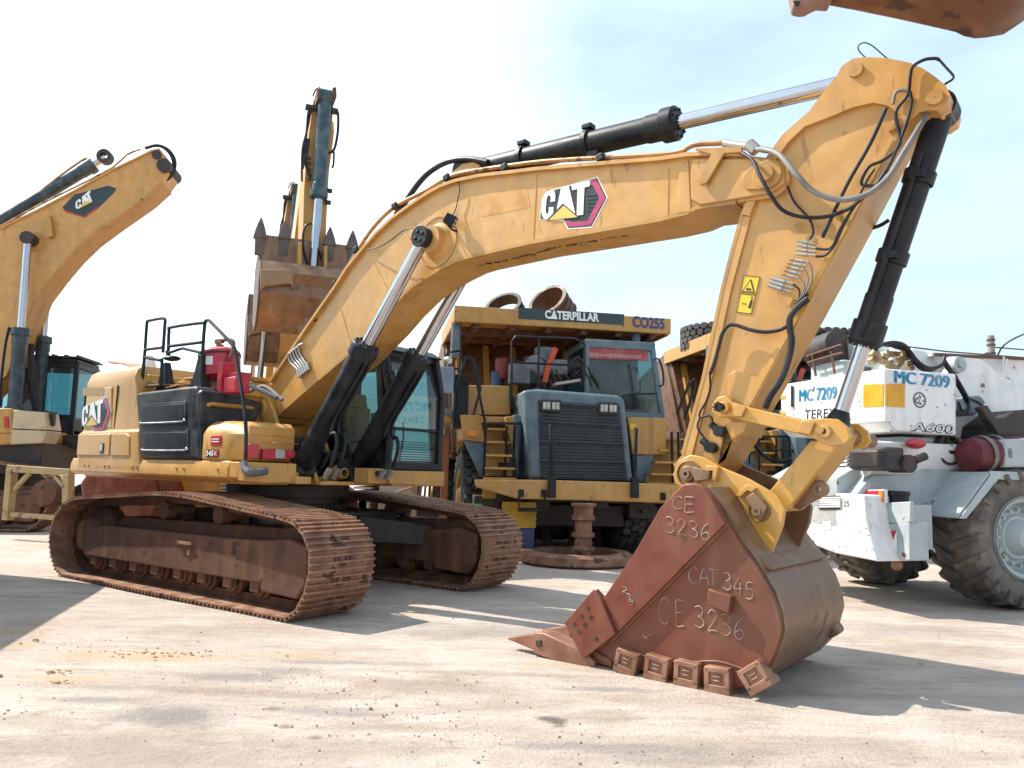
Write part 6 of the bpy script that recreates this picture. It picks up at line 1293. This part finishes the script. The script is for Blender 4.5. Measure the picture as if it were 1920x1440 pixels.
m.build('bucket_side',DBR,bk,bev=.01)
m=M(); m.prism(yz(bx(XF+.50,(118,905),(272,905),(275,1000),(262,970),(140,985),(120,1010))),'x',XF+.3,XF+.64); m.build('wear_plate',mat('ochre_steel',(.30,.19,.10),.6,dirt=((.14,.08,.06),.6,5)),bk,bev=.02)  # plate in a lighter ochre than the shell around it
for (a_,b_),h_ in(((126,650),100),((239,665),90),((453,695),90),((560,712),90)):
    c=BX.x(*Z7((a_,b_))[0],XF+.03); d=BX.x(*Z7((a_,b_+h_))[0],XF+.03); hh=c[2]-d[2]; m=M()
    def sq(z,w_,t_): return [(c[0]-t_,c[1]-w_,z),(c[0]+t_,c[1]-w_,z),(c[0]+t_,c[1]+w_,z),(c[0]-t_,c[1]+w_,z)]
    m.loft([sq(d[2]-.3,.075,.06),sq(d[2]-.02,.08,.06),sq(d[2],.115,.08),sq(d[2]+hh*.35,.088,.06),sq(d[2]+hh*.7,.05,.04),sq(c[2],.01,.01)]); m.build('bucket_tooth',DRKF if False else mat('weathered_grey_steel',(.11,.09,.085),.55,.2,dirt=((.2,.13,.1),.5,6)) if 'weathered_grey_steel' not in bpy.data.materials else bpy.data.materials['weathered_grey_steel'],bk,bev=.008)
m=M()
for k,(u,v) in enumerate(((320,1180),(345,1150))): 
    c=BX.x(*Z7((u,v))[0],XF+.55); m.cb(c,(.1,.12,.16))
m.build('corner_shoe',BKTS,bk,bev=.02)
m=M()
for s in((262,880,285,1080),(405,960,425,1080),(288,930,300,1050)): m.ext(bx(XF+.45,(s[0],s[1]),(s[2],s[1]),(s[2],s[3]),(s[0],s[3])),(-.6,0,0))
m.build('bucket_ear',FRM,bk,bev=.01)
m=M()
for k in range(6): m.cyl(bx(XF+.33,(325+16*k,1020+ (k%2)*12))[0]+V(.0,0,0),bx(XF+.36,(325+16*k,1020+(k%2)*12))[0],.022,n=8)
m.cyl(BX.x(*Z7((300,985))[0],XF+.2),BX.x(*Z7((435,975))[0],XF+.2),.10,n=18); m.build('link_pin',FRM,be)
# body, tracks
m=M(); m.box((-3.6,-1.5,1.35),(1.2,1.5,1.6)); m.box((-3.7,-1.5,1.4),(-1.9,1.5,2.6)); m.box((-1.9,-1.4,1.6),(-.4,.3,2.5)); m.box((-.3,-1.5,1.6),(1.1,-.8,2.1)); m.build('upper_body',YELO,be,bev=.05)
m=M(); m.lathe((0,0,.6),(0,0,1.35),[(0,.8),(1,.8)],32); m.box((-1.2,-1.3,.5),(1.2,1.3,.95)); m.build('swing_ring',DRKF,be)
simple_cab(be,-.4,1.5,.45,1.45,1.6,3.05)
for yc in(-1.37,1.37): crawler(be,yc,.7,PROF,lambda m:m,detail=False,shoe_step=.23)
b2=copy_tree(be); b2.location=(BX.o[0]-1.80,BX.o[1]+4.75,0); ts=sorted([o for c_ in b2.children for o in c_.children if o.name.startswith('bucket_tooth')],key=lambda o:-sum(abs(v.co.y-(-9)) for v in o.data.vertices)/len(o.data.vertices)); bpy.data.objects.remove(ts[-1]); b2['label']='farther excavator, mostly hidden behind the hanging toothed bucket'
# ================================================================ BUCKET HANGING OVER THE TOP RIGHT CORNER
HX=Fr(2.6,4.9,-.18)
hy=lambda val,*p:[HX.y(u,v,val) for u,v in ZJ(*p)]
hb=empty('hanging_bucket',HX,'rust brown bucket of another machine hanging high above the white crane','bucket')
R_=random.Random(4)
pts=hy(0,(300,-20),(420,60),(520,55),(700,88),(1000,150),(1200,195),(1420,245),(1480,275),(1560,292),(1650,285),(1760,265),(1850,205),(1960,130),(2300,-100),(2300,-420),(300,-420))
m=M(); m.prism(xz(pts),'y',-1.2,0); o=m.build('bucket_shell',mat('brown_rust_plate',(.20,.085,.04),.55,.15,dirt=((.11,.055,.035),.7,2.2),streak=((.32,.17,.09),.5,5),spots=((.08,.04,.03),.6,5),bump=.2,bscale=40,var=.2),hb,bev=.03)
m=M()
for off,w_ in(((0,-26),.035),((0,-75),.03)): m.tube([p+V(0,-.3,0.0) for p in hy(0,*[(a,b+off[1]) for a,b in((420,60),(700,88),(1000,150),(1200,195),(1420,245),(1560,285),(1760,255))])],w_*.6,6,3)
m.build('weld_ridge',BKTS,o)
m=M(); pl_=hy(-.05,(215,-60),(222,20),(240,118),(290,130),(335,128),(375,105),(420,84),(500,90),(512,62),(420,50),(420,-60)); m.prism(xz(pl_),'y',-.22,-.05); lg=m.build('lip_lug',mat('pinkish_rust_steel',(.33,.2,.17),.6,.1,dirt=((.2,.1,.08),.6,9),bump=.15),hb,bev=.02)
m=M(); m.ext(hy(-.222,(255,5),(310,12),(300,45),(275,52)),(0,-.004,0)); m.build('lug_hole',DRKF,lg)
top=pts[-1][2]; xm=(pts[0][0]+pts[13][0])/2
m=M(); m.box((xm-.35,-1,top-.02),(xm-.25,-.35,top+.7)); m.box((xm+.25,-1,top-.02),(xm+.35,-.35,top+.7)); m.box((xm-.24,-.9,top+.3),(xm+.24,-.45,top+3.2)); m.build('bucket_arm',YELO,hb,bev=.02)
# ================================================================ SMALL THINGS
# fire extinguisher and red boxes on the engine hood
ey=lambda val,*p:[EX.y(u,v,val) for u,v in ZD(*p)]
a,b=ey(-.95,(1248,600),(1248,378)); m=M(); H_=b[2]-a[2]; rx=(ey(-.95,(1350,480))[0]-ey(-.95,(1150,480))[0]).length*.5*.82
m.lathe(a,b,[(0,rx*.9),(.04,rx),(.85,rx),(.95,rx*.85),(1,rx*.5)],28); fe=place(tag(m.build('fire_extinguisher',REDP),'big red wheeled fire extinguisher cylinder with white label on the engine hood','fire extinguisher'),EX)
m=M(); m.tube([b,b+V(0,0,.06)],.05,10,0); m.cb(b+V(-.02,0,.10),(.16,.05,.05)); m.tube([b+V(-.1,0,.12),b+V(.25,0,.10),b+V(.32,0,.0),b+V(.34,-.1,-.3)],.025,7,3); m.build('valve_head',FRM,fe)
m=M(); d=V(.55,-.83,0).normalized(); q=a.lerp(b,.52)+V(.05,-rx*.94,0); 
n0=10
m.loft([[a.lerp(b,t)+V(math.cos(an)*rx*1.012,math.sin(an)*rx*1.012,0) for an in[math.radians(-112+k*7) for k in range(n0)]] for t in(.38,.66)],False,False); m.build('label_sheet',DEC_W,fe)
m=M(); m.ring(a.lerp(b,.72),a.lerp(b,.78),[(0,rx*1.01),(1,rx*1.01),(1,rx*1.03),(0,rx*1.03)],28); m.build('black_band',DEC_B,fe)
m=M(); c=ey(-1.12,(1292,590))[0]; m.cb(c+V(.02,0,-.03),(.10,.2,.42)); tag(place(m.build('red_toolbox',REDP,None,bev=.01),EX),'tall narrow red metal box beside the fire extinguisher','metal box')
m=M(); c=ey(-1.15,(1375,640))[0]; m.cb(c+V(0,0,-.02),(.24,.2,.19)); o=tag(place(m.build('red_toolbox',REDP,None,bev=.01),EX),'open wide red metal box in front of the fire extinguisher','metal box'); m=M(); m.cb(c+V(-.01,.05,.10),(.22,.16,.09)); m.build('lid',REDP,o,bev=.01)
m=M(); c=ey(-1.0,(1480,690))[0]; m.tube([c+V(-.25,0,.02),c+V(-.05,-.05,.08),c+V(.2,0,.0),c+V(.4,.1,-.1)],.03,8,4); m.tube([c+V(-.2,.1,0),c+V(.1,.12,.06),c+V(.45,.15,-.12)],.025,8,4); tag(place(m.build('hose_coil',HOSEG),EX),'dusty loose hose ends lying in front of the red box','hose')
for k,(p,val,dims,rz,lab) in enumerate((((560,500),-.6,(.75,.3,.05),.1,'curled rusty plate lying on top of the counterweight'),((720,655),-1.3,(.8,.2,.03),.05,'long brown plank on the charcoal engine door beside the shorter handrail'),((910,660),-1.3,(.5,.18,.03),-.2,'short reddish plank between the two mirror posts'))):
    c=ey(val,p)[0]; m=M()
    if k==0:
        m.loft([[c+V(x,-.15,z),c+V(x,.15,z+.02),c+V(x,.15,z+.05),c+V(x,-.15,z+.03)] for x,z in((-.4,.06),(-.25,.02),(0,.0),(.25,-.04),(.42,-.10))])
        m.cb(c+V(.3,.2,-.15),(.3,.2,.2))
    else:
        for j in range(3): m.cb(c+V(.05*j,.05*j,.02*j),(dims[0]*(1-.12*j),dims[1]*.5,.02),Matrix.Rotation(rz+.12*j,3,'Z')@Matrix.Rotation(.05*j,3,'Y'))
    tag(place(m.build('scrap_plate',PIPE if k!=1 else WOOD,None,bev=.004),EX),lab,'scrap')
m=M(); c=ey(-.3,(715,500))[0]; m.loft([[c+V(s*.16*math.cos(q),s*.16*math.sin(q),z) for q in[k*math.pi/4 for k in range(8)]] for s,z in((1,-.25),(.75,.0),(.35,.16))]); tag(place(m.build('white_cowl',WHT),EX),'white cone shaped cowl behind the shorter handrail','cowl')
# yellow steel trestle at the far left
SX=Fr(-9.6,15.2,-.35)
g=lambda *p:[SX.y(u,v,0) for u,v in ZG(*p)]
f_=g((58,1338))[0]; SX2=Fr(*SX.world((f_[0],0,0))[:2],SX.h)
k0=f_[0]
tr=empty('steel_trestle',SX2,'pale yellow steel trestle frame standing in front of rusty old tracks','trestle'); sh=lambda ps:[V(p[0]-k0,0,p[2]) for p in ps]
def beam(ps,w_,nm):
    a,b=sh(g(*ps)); d=(b-a).normalized(); n_=V(-d[2],0,d[0])*w_/2; m=M(); m.ext([a+n_+V(0,-w_/2,0),b+n_+V(0,-w_/2,0),b-n_+V(0,-w_/2,0),a-n_+V(0,-w_/2,0)],(0,w_,0)); m.build(nm,mat('cream_yellow_steel',(.38,.27,.11),.55,dirt=((.2,.12,.06),.7,4),spots=((.14,.07,.04),.64,8)) if 'cream_yellow_steel' not in bpy.data.materials else bpy.data.materials['cream_yellow_steel'],tr,bev=.006)
beam(((70,952),(540,985)),.13,'top_rail'); beam(((92,960),(58,1340)),.15,'post'); beam(((515,1000),(508,1345)),.15,'post'); beam(((90,1298),(510,1330)),.09,'bottom_rail'); beam(((105,1110),(225,985)),.07,'brace'); beam(((395,990),(500,1105)),.07,'brace')
# scrap seen under the deck
m=M(); c=V(*EX.world((-2.6,4.2,0))); 
def gpt(u,v,D):
    r=ray(u,v); t=D/r[1]; return V(*(CAM+r*t))
a=gpt(205,925,13.5);b=gpt(290,880,13.5)
m=M(); w2=.9
P3=[gpt(u,v,13.0) for u,v in((150,905),(165,885),(215,878),(288,882),(300,925),(280,975),(215,990),(160,985))]
m.ext(P3,(.35,1.3,0)); o=tag(m.build('rusty_bucket',BKT,None,bev=.03),'rusty bucket standing on the ground behind the excavator counterweight','bucket'); 
mn=min(v.co.z for v in o.data.vertices)
m=M(); m.ext([V(P3[0][0],P3[0][1]-.004,.0),V(P3[4][0],P3[4][1]-.004,0),V(P3[5][0],P3[5][1]-.004,P3[5][2]),V(P3[7][0],P3[7][1]-.004,P3[7][2])],(.3,1.2,0)); m.build('bucket_floor',BKTS,o,bev=.01)
P3=[gpt(u,v,13.6) for u,v in((270,925),(272,905),(292,896),(306,912),(325,892),(372,892),(372,960),(275,960))]
m=M(); m.ext(P3,(.2,.6,0)); z0_=min(p[2] for p in P3); m.box((P3[0][0],P3[0][1]+.05,0),(P3[5][0],P3[0][1]+.5,z0_)); tag(m.build('quick_coupler',YELO,None,bev=.02),'yellow hooked coupler block seen under the deck','coupler')
for i,(u0,u1,v0,v1,D,lab) in enumerate(((336,418,890,930,15.0,'stack of pale corrugated sheets seen under the deck, larger one'),(662,698,884,925,15.5,'small stack of pale striped boards under the cab'))):
    a=gpt(u0,v1+6,D);b=gpt(u1,v0,D); m=M(); n_=7
    rr=random.Random(i)
    for k in range(n_): z=a[2]+(b[2]-a[2])*(k+.1)/n_; m.box((a[0]+rr.uniform(-.06,.06),D,z),(b[0]+rr.uniform(-.06,.06),D+1.4,z+(b[2]-a[2])/n_*.62))
    m.box((a[0]+.1,D+.1,0),(a[0]+.3,D+1.2,a[2])); m.box((b[0]-.3,D+.1,0),(b[0]-.1,D+1.2,a[2]))
    tag(m.build('board_stack',PALE),lab,'boards','stacks of pale boards')
m=M(); a=gpt(720,930,15);b=gpt(778,912,15); m.tube([a,b],.035,6,0); m.box((a[0]-.1,a[1]-.05,0),(a[0]+.05,a[1]+.05,a[2]+.02)); m.box((b[0]-.05,b[1]-.05,0),(b[0]+.05,b[1]+.05,b[2])); tag(m.build('timber_pole',WOOD),'pale slanting timber pole under the cab','timber')
m=M(); a=gpt(735,905,15.6); m.box((a[0]-.25,15.6,0),(a[0]+.5,16.3,1.35)); tag(m.build('cardboard_box',PALE,None,bev=.01),'tan box standing under the cab behind the slanting pole','box')
m=M(); a=gpt(700,905,16.5); m.box((a[0]-.1,16.5,0),(a[0]+.35,17,1.36)); tag(m.build('blue_drum',mat('slate_blue_paint',(.05,.06,.1),.5),None,bev=.04),'slate blue drum between the boards and the tan box','drum')
m=M(); a=gpt(805,905,15.2)
for k in range(5): m.tube([a+V(-.2+.1*k,0,-.6),a+V(-.15+.08*k,.05,.0),a+V(-.05+.05*k,0,.25),a+V(.1,.05,.3-.05*k)],.025,6,4)
m.box((a[0]-.3,a[1],0),(a[0]+.3,a[1]+.5,a[2]-.3)); tag(m.build('pump_unit',DRKF,None,bev=.02),'dark pump unit with loose hoses under the cab front','pump')
m=M(); a=gpt(832,930,14.6); m.box((a[0]-.07,14.6,0),(a[0]+.07,14.75,2.2)); tag(m.build('rusty_post',mat('orange_rust',(.32,.10,.03),.7,dirt=((.15,.06,.03),.6,6)),None,bev=.01),'orange rusty steel post between the cab and the truck tyre','post')
# utility pole
UX=Fr(28.2,45,-.3); up=empty('utility_pole',UX,'grey utility pole with a lamp arm and wires beyond the crane','utility pole')
m=M(); m.lathe((0,0,0),(0,0,10.3),[(0,.24),(1,.19)],18); m.build('pole',mat('weathered_pole',(.25,.23,.21),.8,dirt=((.14,.12,.11),.6,2)),up)
m=M()
for z in(9.2,9.7,10.0): m.ring((0,0,z),(0,0,z+.08),[(0,.2),(1,.2),(1,.24),(0,.24)],16)
m.tube([(.25,0,7.4),(.35,0,9.2),(1.2,-.2,10.1),(3.0,-.5,10.7),(4.5,-.8,10.8)],.05,7,4); m.build('lamp_arm',DRKF,up)
m=M()
for z0,dx,dz in((9.3,-14,-6.0),(8.8,-14,-6.2),(8.6,-14,-5.2),(9.6,16,-1.5),(9.0,16,-2.2),(8.5,16,-1.6),(8.9,16,-3.0)): m.tube([(0.2*(1 if dx>0 else -1),0,z0),(dx*.4,0,z0+dz*.46),(dx,0,z0+dz)],.04,5,4)
m.build('overhead_wire',HOSE,up)
# orange brick crumbs scattered in clusters on the ground
m=M(); c=G(90,1258)
rf=random.Random(11)
for u,v,n_,su in((112,1258,14,14),(118,1277,18,12),(65,1200,3,4),(3,1265,3,3),(270,1222,26,60),(340,1228,14,40)):
    for k in range(n_):
        c=G(u+rf.gauss(0,su),v+rf.gauss(0,2.5)); q=rf.uniform(.003,.010) if k>0 or u>200 else .018
        m.loft([[c+V(q*(1.2-.5*t)*(1+.3*rf.random())*math.cos(k_*1.2566)*1.5,q*(1.2-.5*t)*math.sin(k_*1.2566),-.012+t*q*1.1) for k_ in range(5)] for t in(0,1)])
tag(m.build('brick_rubble',mat('orange_brick',(.46,.25,.14),.9,dirt=((.5,.35,.22),.5,8),bump=.4)),'crumbled orange brick fragments scattered on the concrete yard','rubble',kind='stuff')
# unseen steel box left of the picture, added to cast the yard shadow
KX=Fr(-7.75,10.95,-1.31); kc=empty('shadow_caster',KX,'unseen grey corrugated steel box added to cast a shadow across the yard','shadow caster')
m=M(); m.box((0,-2.4,0),(6,0,3.45)); kb=m.build('caster_box',TEAL,kc,bev=.02); m=M()
for k in range(22): m.box((.12+k*.27,.001,.2),(.25+k*.27,.035,3.25))
m.build('corrugation',TEAL,kb)
